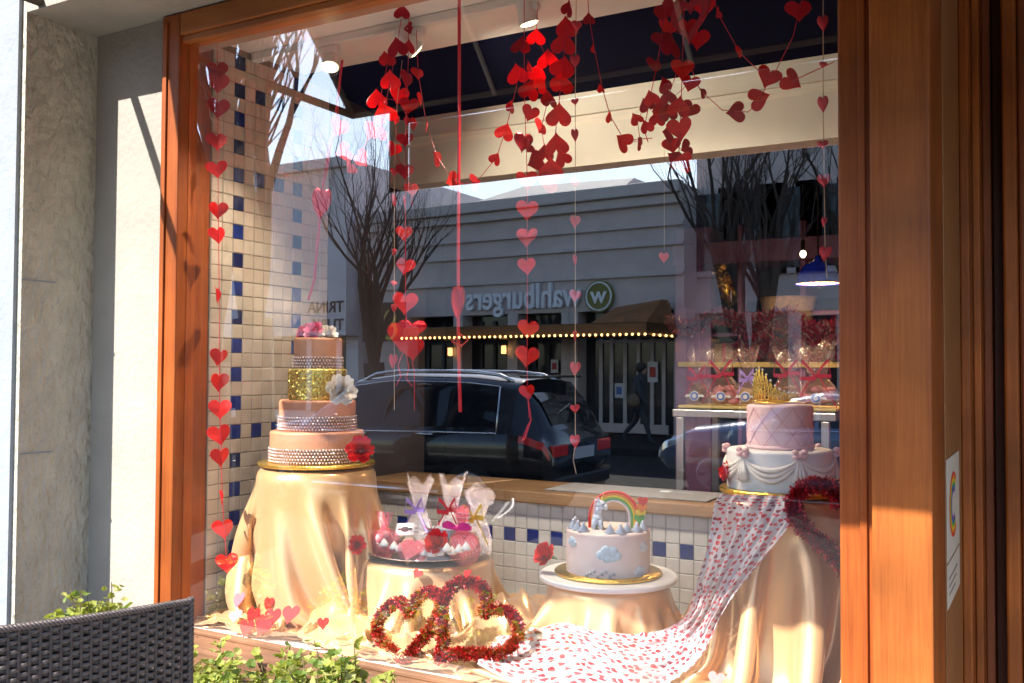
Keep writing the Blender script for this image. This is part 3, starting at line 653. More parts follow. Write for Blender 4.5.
def rose_mesh(b, c, s, d=(0, -0.6, 0.8), seed=0, petals=20, mi=0):
    """a silk rose about 2*s wide at c, facing along d"""
    rg = random.Random(seed); d = Vector(d).normalized(); q = d.to_track_quat('Z', 'Y'); c = Vector(c)
    lay = ((2, 0.10, 1.7, 0.74, 0.0), (3, 0.22, 1.3, 0.76, 0.03), (4, 0.37, 1.05, 0.68, 0.10), (5, 0.54, 0.90, 0.56, 0.22), (6, 0.70, 0.76, 0.42, 0.36), (6, 0.84, 0.68, 0.26, 0.46))
    for li, (n, rad, ha, top, flare) in enumerate(lay):
        for k in range(n):
            az = 2 * math.pi * (k + 0.37 * li) / n + rg.uniform(-0.15, 0.15); jt = rg.uniform(0.9, 1.1); js = rg.uniform(-0.06, 0.06); tw = rg.uniform(-0.12, 0.12)
            def fn(u, v):
                w = 2 * u - 1; edge = 1 - 0.42 * abs(w) ** 2.6 - 0.10 * math.exp(-(w / 0.18) ** 2); vv = v * edge
                a = az + w * ha * (0.55 + 0.45 * math.sin(math.pi * min(1, 0.2 + 0.6 * v)))
                r = s * (rad * (0.30 + 0.70 * vv ** 0.6) + flare * 0.45 * vv ** 3 + 0.02 * w + 0.02 * math.sin(7 * w + k))
                z = s * (-0.25 + (top + 0.25) * jt * vv * (1 - 0.22 * flare * vv ** 3) + js * v + tw * w * v * 0.5)
                return c + q @ Vector((r * math.cos(a), r * math.sin(a), z))
            b.grid(fn, 8, 6, mi)
    return b
def leaf_mesh(b, c, s, d, n=(0, -0.4, 1), mi=1):
    d = Vector(d).normalized(); n = Vector(n).normalized(); w = d.cross(n).normalized(); c = Vector(c)
    b.grid(lambda u, v: c + d * (s * v) + w * ((u - 0.5) * s * 0.6 * math.sin(math.pi * min(0.98, 0.08 + 0.92 * v))) + n * (0.12 * s * math.sin(3 * v) + 0.1 * s * abs(u - 0.5)), 4, 5, mi)
LEAFG = mat('silk_leaf', (0.03, 0.09, 0.03), 0.5)
def rose_thing(u, v, Y, wpx, label, d=(0.1, -0.8, 0.5), seed=0, m=ROSE_RED, p=None):
    p = Vector(p) if p is not None else px(u, v, Y); s = msz(wpx, p) * 0.5
    t = thing('rose', label, 'silk rose', p, 0, 'red silk roses'); b = MB(); rose_mesh(b, p, s, d, seed); b.build('petals', m, t, smooth=True)
    b = MB(); leaf_mesh(b, p + Vector((0, 0.01, -s * 0.3)), s * 0.9, (1, 0.2, -0.2), mi=0); leaf_mesh(b, p + Vector((0, 0.01, -s * 0.3)), s * 0.9, (-0.9, 0.2, -0.3), mi=0); b.build('leaf', LEAFG, t, smooth=True)

# ---- tall four tier cake
c0 = Vector((P_LEFT[0], P_LEFT[1], P_LEFT[3] + 0.004)); k = depth(c0) / F
cake = thing('tiered_cake', 'tall four tier peach cake with crystal bands and a gold sequin tier', 'cake', c0)
b = MB(); b.lathe([(0, 0), (0.178, 0), (0.181, 0.003), (0.181, 0.008), (0.178, 0.011), (0, 0.011)], c0, 64); b.build('cake_board', GOLD, cake, smooth=True, sharp=40)
tz = [0.0112, 0.108, 0.203, 0.300, 0.396]; tr_ = [0.145, 0.118, 0.089, 0.075]
for i in range(4):
    b = MB(); tier(b, c0, tr_[i], tz[i], tz[i + 1] - 0.0008); o = b.build('cake_tier', PEACH if i != 2 else mat('gold_icing', (0.55, 0.42, 0.1), 0.4, metal=0.4), cake, smooth=True, sharp=35)
    if i == 2:
        b = MB(); n = 1500
        for q in range(n):
            a = random.uniform(0, 2 * math.pi); z = random.uniform(tz[2] + 0.004, tz[3] - 0.006); r = tr_[2] + 0.0012
            nx_ = Vector((math.cos(a), math.sin(a), 0)); tt = Vector((-math.sin(a), math.cos(a), 0)); up = Vector((0, 0, 1)); cc = c0 + nx_ * r + up * z
            n2 = (nx_ + tt * random.gauss(0, 0.35) + up * random.gauss(0, 0.35)).normalized(); t1 = n2.cross(up).normalized(); t2 = t1.cross(n2); s = 0.0034
            b.add([cc + (t1 * math.cos(w) + t2 * math.sin(w)) * s + n2 * 0.001 for w in [h * math.pi / 3 for h in range(6)]], [(0, 1, 2, 3, 4, 5)])
        b.build('sequins', SEQUIN, o)
        cake_seq = o
    else:
        b = MB(); rows = 5 if i < 2 else 4; n = int(2 * math.pi * tr_[i] / 0.0095)
        for q in range(rows): ring_beads(b, c0, tr_[i] + 0.002, tz[i] + 0.006 + q * 0.0092, n, 0.0042, 0.5 * (q % 2))
        b.build('crystal_band', CRYSTAL, o, smooth=True)
b = MB(); ct = c0 + Vector((0, 0, tz[4]))
rose_mesh(b, ct + Vector((-0.03, -0.03, 0.018)), 0.032, (-0.4, -0.7, 0.7), 3); b.build('red_rose', ROSE_RED, cake, smooth=True)
b = MB(); rose_mesh(b, ct + Vector((0.012, -0.035, 0.02)), 0.034, (0.2, -0.8, 0.6), 5); b.build('pink_rose', ROSE_PINK, cake, smooth=True)
b = MB(); rose_mesh(b, ct + Vector((0.05, -0.01, 0.012)), 0.03, (0.7, -0.5, 0.5), 6); b.build('white_rose', ROSE_WHITE, cake, smooth=True)
b = MB(); rose_mesh(b, ct + Vector((-0.05, 0.01, 0.012)), 0.03, (-0.7, -0.3, 0.5), 9); b.build('white_rose', ROSE_WHITE, cake, smooth=True)
b = MB(); pw = px(341, 390, 0.2); rose_mesh(b, pw, 0.048, (0.75, -0.6, 0.15), 12, 22); b.build('white_rose', ROSE_WHITE, cake, smooth=True)
rose_thing(360, 450, 0.17, 29, 'red silk rose tucked against the bottom tier of the tall cake', (0.5, -0.8, 0.3), 21)

# ---- silver tray with wrapped cookies
c1 = Vector((P_TRAY[0], P_TRAY[1], P_TRAY[3] + 0.003))
tray = thing('silver_tray', 'round silver tray of cookies on the satin mound', 'tray', c1)
b = MB(); b.lathe([(0, 0), (0.12, 0.0), (0.15, 0.004), (0.176, 0.014), (0.186, 0.016), (0.187, 0.018), (0.176, 0.017), (0.15, 0.007), (0.12, 0.003), (0, 0.003)], c1, 64); b.build('dish', SILVER, tray, smooth=True)
def on_tray(u, v, Y): p = px(u, v, Y); return p
def cello_bag(p, w, hb, hn, ht, label, group, tie, fill=None, seed=0, tied=0.16, cm=None, cat='gift bag', lean=0.0):
    """p base centre; body hb high, neck, flared top ht"""
    rg = random.Random(seed); t = thing('cellophane_bag', label, cat, p, 0, group)
    ph = [rg.uniform(0, 6.28) for _ in range(6)]
    def wob(a, i):
        f = min(1, i / 3); return 1 + f * (0.10 * math.sin(3 * a + ph[0] + i * 0.7) + 0.10 * math.sin(7 * a + ph[1] + i * 1.3) + 0.06 * math.sin(13 * a + ph[2] + i * 2.1))
    prof = [(w * 0.42, 0.002), (w * 0.5, hb * 0.15), (w * 0.5, hb * 0.5), (w * 0.40, hb * 0.8), (w * tied * 1.6, hb + hn * 0.4), (w * tied, hb + hn * 0.6), (w * tied * 1.3, hb + hn), (w * 0.30, hb + hn + ht * 0.4), (w * 0.42, hb + hn + ht * 0.75), (w * 0.50, hb + hn + ht)]
    n = len(prof); b = MB(); seg = 36; P3 = Vector(p); vs = []
    for i, (r, z) in enumerate(prof):
        for s in range(seg):
            a = 2 * math.pi * s / seg; rr = r * wob(a, i); sy = 0.55 if i > 6 else 0.75
            dz = ht * 0.16 * math.sin(2 * a + ph[3]) + ht * 0.12 * math.sin(5 * a + ph[4]) if i >= n - 2 else 0
            vs.append(P3 + Vector((rr * math.cos(a) + lean * z, rr * math.sin(a) * sy, z + dz)))
    b.add(vs, [(i * seg + s, i * seg + (s + 1) % seg, (i + 1) * seg + (s + 1) % seg, (i + 1) * seg + s) for i in range(n - 1) for s in range(seg)])
    b.build('bag', cm or CELLO, t, smooth=True)
    if tie:
        b = MB(); zt = hb + hn * 0.62; cc = P3 + Vector((lean * zt, 0, zt)); r = w * tied * 1.15
        b.lathe([(r, -0.004), (r * 1.1, 0), (r, 0.004)], cc, 16)
        for sgn in (-1, 1):
            b.grid(lambda u, v, sgn=sgn: cc + Vector((sgn * w * 0.55 * math.sin(math.pi * u) * (0.4 + 0.6 * u), -r - 0.004 - 0.01 * math.sin(math.pi * u), (0.035 if u < 0.5 else -0.0) * w / 0.08 * math.sin(math.pi * u) + (v - 0.5) * 0.014 + 0.006 * sgn * u)), 8, 1)
            b.grid(lambda u, v, sgn=sgn: cc + Vector((sgn * w * (0.1 + 0.42 * u), -r - 0.006, -w * 0.75 * u + (v - 0.5) * 0.010)), 6, 1)
        b.build('ribbon', tie, t, smooth=True)
    if fill: fill(t, P3)
    return t
PUR = mat('lilac_ribbon', (0.42, 0.28, 0.75), 0.4); MAG = mat('magenta_ribbon', (0.72, 0.02, 0.25), 0.35); YEL = mat('yellow_tie', (0.75, 0.55, 0.08), 0.4)
MERW = mat('meringue_white', (0.82, 0.80, 0.78), 0.6); COOK = mat('cookie_pink', (0.75, 0.30, 0.33), 0.6, col2=(0.70, 0.12, 0.16), nscale=60); COOKW = mat('iced_cookie', (0.78, 0.52, 0.50), 0.6, col2=(0.70, 0.22, 0.24), nscale=90)
BISC = mat('biscuit', (0.55, 0.36, 0.18), 0.8, noise=0.3, nscale=30)
def heart_cookie(name, p, w, nrm, m, t, striped=True):
    nrm = Vector(nrm).normalized(); ux = nrm.cross(Vector((0, 0, 1))).normalized() * -1; uy = nrm.cross(ux) * -1
    if uy.z < 0: uy = -uy
    hp = [(x * w, y * w) for x, y in heart_pts()]; b = MB(); b.prism(hp, p, ux, uy, nrm * 0.010); o = b.build(name, BISC, t)
    b = MB(); b.prism([(x * 0.9, y * 0.9) for x, y in hp], Vector(p) + nrm * 0.0062, ux, uy, nrm * 0.003)
    b.build('icing', m, o)
    if striped:
        b = MB()
        for q in range(7):
            x = (q - 3) * w * 0.11; b.tube([Vector(p) + nrm * 0.0082 + ux * (x - 0.1 * w) + uy * (w * 0.26), Vector(p) + nrm * 0.0082 + ux * (x + 0.12 * w) - uy * (w * (0.28 - 0.05 * abs(q - 3)))], 0.0013, 5)
        b.build('icing_line', MERW, o)
    return o
zt = c1.z + 0.006
def cookies_fill(m):
    def f(t, p):
        b = MB()
        for q in range(5): b.ball(p + Vector((random.uniform(-.018, .018), random.uniform(-.01, .01), 0.012 + q * 0.012)), 0.014, 8, 5, (1, 1, 0.6))
        b.build('sweets', m, t, smooth=True)
    return f
g = 'cellophane bags on the silver tray'
def at_tray(u, Y): p = px(u, 545, Y); p.z = zt; return p
cello_bag(at_tray(420, 0.50), 0.095, 0.095, 0.03, 0.085, 'clear bag with a lilac ribbon at the back of the silver tray', g, PUR, cookies_fill(MERW), 1, lean=-0.02)
cello_bag(at_tray(452, 0.53), 0.095, 0.100, 0.028, 0.09, 'clear bag with a thin red tie, middle of three on the silver tray', g, RED_RIB, cookies_fill(COOK), 2)
cello_bag(at_tray(476, 0.47), 0.10, 0.098, 0.022, 0.075, 'clear bag with a yellow tie at the right of the silver tray', g, YEL, cookies_fill(BISC), 3, lean=0.05)
# pretzel rods in pink, cookies, roses, card
t = thing('cookie_bag', 'heart cookie wrapped in cellophane with a magenta ribbon', 'wrapped cookie', at_tray(462, 0.33), 0, 'wrapped cookies on the silver tray')
p = at_tray(464, 0.33) + Vector((0, 0, 0.046)); heart_cookie('heart_cookie', p, 0.088, (0.45, -1, 0.5), COOKW, t)
b = MB(); b.ball(p, 0.052, 20, 14, (1.05, 0.45, 1.0)); b.tube([p + Vector((-0.012, 0.0, 0.045)), p + Vector((-0.014, 0.01, 0.065)), p + Vector((-0.018, 0.01, 0.12))], [0.02, 0.008, 0.03], 14, caps=False); b.build('wrapper', CELLO_RED, t, smooth=True)
b = MB(); q0 = p + Vector((-0.014, -0.004, 0.058))
for sg in (-1, 1): b.grid(lambda u, v, sg=sg: q0 + Vector((sg * 0.05 * u, -0.012 - 0.006 * math.sin(3 * u), 0.006 * math.sin(math.pi * u) + 0.004 * u + (v - 0.5) * (0.010 + 0.014 * math.sin(math.pi * u)))), 8, 1)
b.ball(q0 + Vector((0, -0.012, 0)), 0.008, 8, 6); b.build('bow', MAG, t, smooth=True)
t = thing('cookie_bag', 'round sprinkled cookie in pink wrap at the front of the silver tray', 'wrapped cookie', at_tray(415, 0.28), 0, 'wrapped cookies on the silver tray')
p = at_tray(412, 0.28) + Vector((0, 0, 0.030)); heart_cookie('heart_cookie', p, 0.092, (0, -1, 0.75), COOKW, t, False); b = MB(); b.ball(p, 0.046, 18, 12, (1.15, 0.5, 0.75)); b.build('wrapper', CELLO_RED, t, smooth=True)
t = thing('cookie_bag', 'red twist wrapped sweets at the left of the silver tray', 'wrapped cookie', at_tray(388, 0.32), 0, 'wrapped cookies on the silver tray')
p = at_tray(386, 0.34) + Vector((0.0, 0, 0.036)); b = MB()
for q in range(8): b.ball(p + Vector((random.uniform(-.03, .03), random.uniform(-.02, .02), random.uniform(-.02, .025))), 0.015, 8, 6)
b.build('sweets', COOK, t, smooth=True); b = MB(); b.ball(p, 0.05, 18, 12, (1, 0.7, 0.8)); b.grid(lambda u, v: p + Vector((-0.01 + 0.05 * (u - 0.5) * (0.3 + v), 0.01 * math.sin(u * 20), 0.03 + 0.06 * v)), 12, 5); b.build('wrapper', CELLO_RED, t, smooth=True)
t = thing('pretzel_bag', 'bundle of pink striped pretzel rods standing behind the cookies', 'sweets', at_tray(464, 0.42), 0)
p = at_tray(463, 0.42); b = MB()
for q in range(5): b.tube([p + Vector((q * 0.009 - 0.018, 0, 0)), p + Vector((q * 0.008 - 0.018, 0.004 * (q % 2), 0.14 + 0.006 * (q % 3)))], [0.0055, 0.0055], 8)
b.build('rod', COOK, t, smooth=True)
b = MB()
for q in range(5):
    for z in range(9): b.lathe([(0.0057, 0), (0.0063, 0.002), (0.0057, 0.004)], p + Vector((q * 0.0085 - 0.018, 0, 0.02 + 0.0135 * z)), 8)
b.build('icing_line', MERW, t, smooth=True)
t = thing('gift_card', 'white gift card with a dark oval ornament propped up on the silver tray', 'card', at_tray(405, 0.40)); p = at_tray(405, 0.40) + Vector((0, 0, 0.068))
ux, uy = Vector((0.97, 0.2, 0.08)), Vector((-0.08, 0.35, 0.9)); nn = ux.cross(uy) * -1
b = MB(); b.prism([(-0.032, -0.019), (0.032, -0.019), (0.032, 0.019), (-0.032, 0.019)], p, ux, uy, nn * 0.002 * -1); b.build('card_paper', MERW, t)
b = MB(); pp = p + ux.cross(uy) * 0.002
el = [(0.014 * math.cos(a), 0.009 * math.sin(a)) for a in [i * math.pi / 8 for i in range(16)]]
b.prism(el, pp, ux, uy, nn * 0.0006); b.prism([(x * 0.5 - 0.018, y * 0.4) for x, y in el], pp, ux, uy, nn * 0.0006); b.prism([(x * 0.5 + 0.018, y * 0.4) for x, y in el], pp, ux, uy, nn * 0.0006); b.build('ornament', mat('ink_brown', (0.03, 0.025, 0.03), 0.6), t)
b = MB(); b.tube([p + Vector((0, -0.02, -0.02)), p + Vector((0, 0.02, -0.062))], 0.002, 6); b.build('stick', BISC, t)
t = thing('gift_box', 'grey blue window box tied with red cord on the silver tray', 'box', at_tray(440, 0.45)); p = at_tray(440, 0.45)
b = MB(); b.box(p + Vector((-0.035, -0.02, 0)), p + Vector((0.05, 0.03, 0.075)), bev=0.003); b.build('carton', mat('box_grey', (0.45, 0.47, 0.52), 0.5), t)
b = MB()
for a in range(7): th = a * 0.9; b.tube([p + Vector((-0.012, -0.024, 0.066)), p + Vector((-0.012 + 0.034 * math.cos(th), -0.028 - 0.004 * math.sin(a), 0.066 + 0.03 * math.sin(th)))], 0.0014, 5)
b.build('cord_bow', RED_RIB, t)
b = MB(); b.lathe([(0, 0), (0.02, 0), (0.02, 0.002), (0, 0.002)], (0, 0, 0), 20); b.v = [tuple(p + Vector((0.028 + x, -0.021 - z, 0.045 + y * 0.8))) for x, y, z in b.v]; b.build('box_window', mat('box_dark', (0.12, 0.12, 0.14), 0.3), t)
for i_, (u, v) in enumerate(((384, 544), (400, 549), (408, 552), (424, 553), (432, 554), (440, 553), (447, 549), (452, 552), (459, 550), (394, 547), (466, 548))):
    q = px(u, v, 0.27 + random.uniform(0, 0.02)); q.z = max(q.z - 0.006, zt + 0.004); t = thing('meringue', 'small white meringue kiss along the front of the silver tray', 'meringue', q, 0, 'meringue kisses on the silver tray')
    sz = 0.013; b = MB(); b.lathe([(sz, 0), (sz * 1.05, sz * 0.4), (sz * 0.8, sz * 0.8), (sz * 0.75, sz * 0.9), (sz * 0.45, sz * 1.3), (0, sz * 1.9)], q, 12, wob=lambda a, i: 1 + 0.12 * math.sin(6 * a + i)); b.build('kiss', MERW, t, smooth=True)
rose_thing(437, 542, 0.29, 27, 'open red silk rose on the front of the silver tray', (0.05, -0.9, 0.55), 31)
rose_thing(357, 545, 0.22, 20, 'red silk rose at the left edge of the silver tray', (0.4, -0.8, 0.3), 33)

# ---- rainbow cake
c2 = Vector((P_UNI[0], P_UNI[1], P_UNI[3] + 0.003))
cake = thing('rainbow_cake', 'small pale pink cake with clouds, a rainbow and a white unicorn on top', 'cake', c2 + Vector((0, 0, 0.0165)))
st_ = MB(); st_.lathe([(0, 0), (0.186, 0), (0.191, 0.004), (0.191, 0.012), (0.187, 0.016), (0, 0.016)], c2, 64); tag(st_.build('cake_plate', mat('white_plate', (0.78, 0.77, 0.76), 0.3), None, smooth=True, sharp=40), 'large round white plate under the rainbow cake', 'plate')
zb = 0.0165; b = MB(); b.lathe([(0, zb), (0.148, zb), (0.150, zb + 0.004), (0.147, zb + 0.008), (0, zb + 0.008)], c2, 64); b.build('cake_board', GOLD, cake, smooth=True)
z1 = zb + 0.0085; z2 = z1 + 0.116; ru = 0.116
b = MB(); tier(b, c2, ru, z1, z2); body = b.build('cake_tier', CAKEU, cake, smooth=True, sharp=35)
vd = Vector((CAM.x - c2.x, CAM.y - c2.y, 0)).normalized(); vr = Vector((-vd.y, vd.x, 0))   # towards the pavement, and sideways
def cloud(b, p, s, n, up=Vector((0, 0, 1))):
    n = Vector(n).normalized(); r = n.cross(up).normalized()
    for (x, y, q) in ((-1.0, -0.1, 0.55), (-0.45, 0.35, 0.7), (0.3, 0.45, 0.75), (0.95, 0.0, 0.6), (0.2, -0.35, 0.6), (-0.45, -0.35, 0.5)):
        cc = Vector(p) + r * (x * s) + up * (y * s); b.ball(cc, s * q, 12, 8, (1, 1, 1))
for (az, z, s, m_) in ((-1.0, 0.085, 0.014, BLUEF), (0.02, 0.062, 0.022, BLUEF), (1.0, 0.075, 0.014, PALEC), (0.85, 0.012, 0.015, PALEC)):
    d = vd * math.cos(az) + vr * math.sin(az); b = MB(); cloud(b, (0, 0, 0), s, d)
    cc = c2 + d * (ru - 0.001) + Vector((0, 0, z1 + z)); b.v = [tuple(cc + Vector(v_) - d * (Vector(v_).dot(d) * 0.55)) for v_ in b.v]; b.build('cloud', m_, body, smooth=True)
b = MB()
for q in range(8): a = -0.5 + q * 0.09; d = vd * math.cos(a) + vr * math.sin(a); b.ball(c2 + d * (ru + 0.004) + Vector((0, 0, z1 + 0.006 + 0.006 * (q % 3))), 0.0045, 8, 6)
b.build('pearls', mat('grey_pearl', (0.35, 0.36, 0.4), 0.25), body, smooth=True)
for (az, rr) in ((-1.35, .85), (-1.05, .82), (-.75, .84), (0.05, .8), (0.35, .84), (0.65, .72), (0.95, .82), (1.3, .85), (1.7, .8), (-1.7, .8)):
    d = vd * math.cos(az) + vr * math.sin(az); cc = c2 + d * ru * rr + Vector((0, 0, z2)); b = MB()
    pr = []
    for h_ in range(4): pr += [(0.0135 - h_ * 0.0034, h_ * 0.0058), (0.0175 - h_ * 0.004, h_ * 0.0058 + 0.003)]
    b.lathe(pr + [(0.002, 0.026), (0, 0.027)], cc, 12); b.build('icing_swirl', PALEC, body, smooth=True)
rb = [(0.72, 0.03, 0.02), (0.85, 0.22, 0.02), (0.85, 0.62, 0.04), (0.12, 0.42, 0.08), (0.75, 0.62, 0.66)]
rc = c2 + vr * 0.016 + vd * 0.01 + Vector((0, 0, z2 + 0.03))
for q, cc in enumerate(rb):
    r = 0.068 - q * 0.0060; b = MB(); pth = [rc + vr * (r * math.cos(a)) + Vector((0, 0, r * 1.05 * math.sin(a))) for a in [R(-8 + 196 * i / 24) for i in range(25)]]
    b.tube([rc + vr * r + Vector((0, 0, -0.028))] + pth + [rc - vr * r + Vector((0, 0, -0.028))], 0.0036, 8); b.build('rainbow_band', mat('rainbow_%d' % q, cc, 0.45), body, smooth=True)
for q, (cc, dz) in enumerate((((0.72, 0.03, 0.02), 0.026), ((0.85, 0.22, 0.02), 0.008), ((0.85, 0.62, 0.04), -0.008), ((0.16, 0.45, 0.15), -0.022))):
    b = MB(); hp = [(x * 0.03, y * 0.03) for x, y in heart_pts(16)]; b.prism(hp, rc + vr * (0.079 - 0.003 * q) + vd * 0.012 + Vector((0, 0, dz + 0.02)), vr, Vector((0, 0, 1)), vd * 0.006); b.build('sugar_heart', mat('rainbow_%d' % q, cc, 0.45), body)
UNI = FOND('unicorn_white', (0.62, 0.70, 0.80)); uc = c2 - vr * 0.030 + vd * 0.032 + Vector((0, 0, z2))
uni = MB()
uni.ball(uc + Vector((0, 0, 0.040)), 0.022, 14, 10, (0.9, 0.9, 1.2)); uni.tube([uc + Vector((0, 0, 0.05)), uc + vr * 0.004 + Vector((0, 0, 0.075)), uc + vr * 0.01 + Vector((0, 0, 0.088))], [0.016, 0.013, 0.014], 12)
uni.ball(uc + vr * 0.014 + Vector((0, 0, 0.094)), 0.019, 14, 10, (1.05, 1, 0.95)); uni.ball(uc + vr * 0.031 + vd * 0.004 + Vector((0, 0, 0.086)), 0.012, 12, 8)
for sx, sy in ((-0.011, 0.012), (0.012, 0.012), (-0.013, -0.012), (0.014, -0.012)): uni.tube([uc + vr * sx + vd * sy + Vector((0, 0, 0.04)), uc + vr * sx * 1.2 + vd * sy * 1.1 + Vector((0, 0, 0.0))], [0.008, 0.0085], 10)
uo = uni.build('unicorn', UNI, cake, smooth=True); 
b = MB(); b.tube([uc + vr * 0.016 + Vector((0, 0, 0.11)), uc + vr * 0.024 + Vector((0, 0, 0.136))], [0.005, 0.0008], 8); b.build('horn', GOLD, uo)
b = MB()
for q in range(7): b.ball(uc + vr * (-0.004 - 0.001 * q) + Vector((0, 0, 0.108 - q * 0.009)), 0.009, 8, 6)
b.build('mane', mat('mane_pink', (0.75, 0.45, 0.50), 0.5), uo, smooth=True)
b = MB(); b.ball(uc + vr * 0.022 + vd * 0.017 + Vector((0, 0, 0.097)), 0.0028, 8, 6); b.build('eye', BLACK, uo)
b = MB()
for sg in (-1, 1): b.tube([uc + vr * 0.006 + vd * 0.011 * sg + Vector((0, 0, 0.108)), uc + vr * 0.003 + vd * 0.014 * sg + Vector((0, 0, 0.122))], [0.006, 0.001], 8)
b.build('ear', UNI, uo)
for o in [uo] + [x for x in bpy.data.objects if x.parent == uo]:
    pv = uc - Vector(uo['org'])
    for v in o.data.vertices: v.co = pv + (v.co - pv) * 0.72
rose_thing(545, 554, 0.36, 26, 'red silk rose on the left rim of the white plate', (-0.3, -0.8, 0.5), 41)

# ---- white and pink cake with a tiara
c3 = Vector((P_RIGHT[0], P_RIGHT[1], P_RIGHT[3] + 0.003))
cake = thing('swag_cake', 'two tier cake, white with swags below and quilted pink above', 'cake', c3)
b = MB(); b.lathe([(0, 0), (0.146, 0), (0.150, 0.003), (0.150, 0.011), (0.147, 0.014), (0, 0.014)], c3, 64); b.build('cake_board', GOLD, cake, smooth=True, sharp=40)
za, zb_, zc_ = 0.0145, 0.112, 0.223
b = MB(); tier(b, c3, 0.131, za, zb_); low = b.build('cake_tier', CAKEW, cake, smooth=True, sharp=35)
b = MB(); tier(b, c3, 0.081, zb_ + 0.001, zc_); upp = b.build('cake_tier', CAKEP, cake, smooth=True, sharp=35)
b = MB(); n = 10; r = 0.0818
for q in range(n):
    for sg in (-1, 1):
        b.tube([(c3.x + r * math.cos(a), c3.y + r * math.sin(a), c3.z + zb_ + 0.004 + (zc_ - zb_ - 0.012) * i / 8) for i, a in [(i, 2 * math.pi * (q + sg * i / 8 * 1.5) / n) for i in range(9)]], 0.0007, 4)
b.build('quilting', FOND('quilt_line', (0.62, 0.28, 0.30)), upp)
for q in range(n):
    for j in range(3):
        a = 2 * math.pi * (q + 0.5 * (j % 2)) / n; b = MB(); b.ball((c3.x + r * math.cos(a), c3.y + r * math.sin(a), c3.z + zb_ + 0.018 + 0.035 * j), 0.0022, 6, 4); b.build('pearl', PEARL, upp, smooth=True)
b = MB(); b.lathe([(0.0815, zb_ + 0.001), (0.085, zb_ + 0.004), (0.0845, zb_ + 0.008), (0.0815, zb_ + 0.010)], c3, 48); b.build('ribbon_band', CAKEP, upp, smooth=True)
NS = 6; a0 = math.atan2(CAM.y - c3.y, CAM.x - c3.x) - 0.18
SWAG = FOND('swag_cream', (0.80, 0.74, 0.66)); BOWP = FOND('bow_pink', (0.76, 0.48, 0.46))
for q in range(NS):
    b = MB(); d_ = MB(); bw = MB()
    a1 = a0 + (q - 0.5) * 2 * math.pi / NS; a2 = a1 + 2 * math.pi / NS
    for h_ in range(3):
        b.tube([(c3.x + (0.132 + 0.006 * math.sin(math.pi * t)) * math.cos(a1 + (a2 - a1) * t), c3.y + (0.132 + 0.006 * math.sin(math.pi * t)) * math.sin(a1 + (a2 - a1) * t), c3.z + zb_ - 0.014 - h_ * 0.002 - (0.030 + 0.011 * h_) * math.sin(math.pi * t) ** 0.8) for t in [i / 14 for i in range(15)]], [0.002 + 0.004 * math.sin(math.pi * i / 14) for i in range(15)], 8)
    e = Vector((math.cos(a1), math.sin(a1), 0)); tn = Vector((-e.y, e.x, 0)); pc = c3 + e * 0.133
    for s_ in (-1, 0, 1): d_.tube([pc + Vector((0, 0, zb_ - 0.012)), pc + e * 0.004 + tn * 0.008 * s_ + Vector((0, 0, zb_ - 0.05)), pc + e * 0.004 + tn * 0.012 * s_ + Vector((0, 0, zb_ - 0.072))], [0.003, 0.006, 0.0075], 8)
    for s_ in (-1, 1):
        for (ww, zz) in ((0.011, 0.006), (0.009, -0.006)): bw.ball(pc + e * 0.004 + tn * ww * s_ + Vector((0, 0, zb_ - 0.004 + zz)), 0.0085, 10, 6, (1, 1, 0.7))
    bw.ball(pc + e * 0.009 + Vector((0, 0, zb_ - 0.006)), 0.006, 8, 6)
    b.build('swag', SWAG, low, smooth=True); d_.build('drop', SWAG, low, smooth=True); bw.build('bow', BOWP, low, smooth=True)
tia = thing('tiara', 'gold filigree tiara standing on the pink cake tier', 'tiara', c3 + Vector((0, 0, zc_ + 0.001)))
tc = c3 + Vector((0, 0, zc_ + 0.002)); b = MB(); rt = 0.063; af = math.atan2(CAM.y - c3.y, CAM.x - c3.x) - 0.85
def tp(a, z, k=1.0): return tc + Vector((rt * k * math.cos(a), rt * k * math.sin(a), z))
b.tube([tp(2 * math.pi * i / 40, 0.003) for i in range(40)], 0.0025, 6, closed=True); b.tube([tp(2 * math.pi * i / 40, 0.010) for i in range(40)], 0.0016, 6, closed=True); b.build('band', GOLD, tia, smooth=True)
b = MB()
for q in range(-9, 10):
    a = af + q * 0.17; hh = 0.016 + 0.062 * math.exp(-(q / 3.6) ** 2)
    for sg in (-1, 1):
        b.tube([tp(a + sg * 0.085, 0.01), tp(a + sg * 0.10, 0.01 + hh * 0.35, 1.02), tp(a + sg * 0.04, 0.01 + hh * 0.75, 1.03), tp(a, 0.01 + hh, 1.04)], 0.0018, 5)
        for zf in (0.25, 0.5, 0.75):
            if zf * hh > 0.008:
                b.tube([tp(a + sg * 0.05 * (1.2 - zf) + 0.035 * math.cos(w), 0.01 + hh * zf + 0.007 * math.sin(w), 1.02) for w in [i * math.pi / 4 for i in range(8)]], 0.0013, 4, closed=True)
b.build('filigree', GOLD, tia, smooth=True)
b = MB()
for q in range(-9, 10): a = af + q * 0.17; b.ball(tp(a, 0.012 + 0.016 + 0.062 * math.exp(-(q / 3.6) ** 2), 1.04), 0.003, 8, 6)
b.build('tip_pearls', PEARL, tia, smooth=True)
rose_thing(727, 472, 0.36, 22, 'red silk rose at the left side of the white swag cake', (-0.9, -0.5, 0.2), 51)

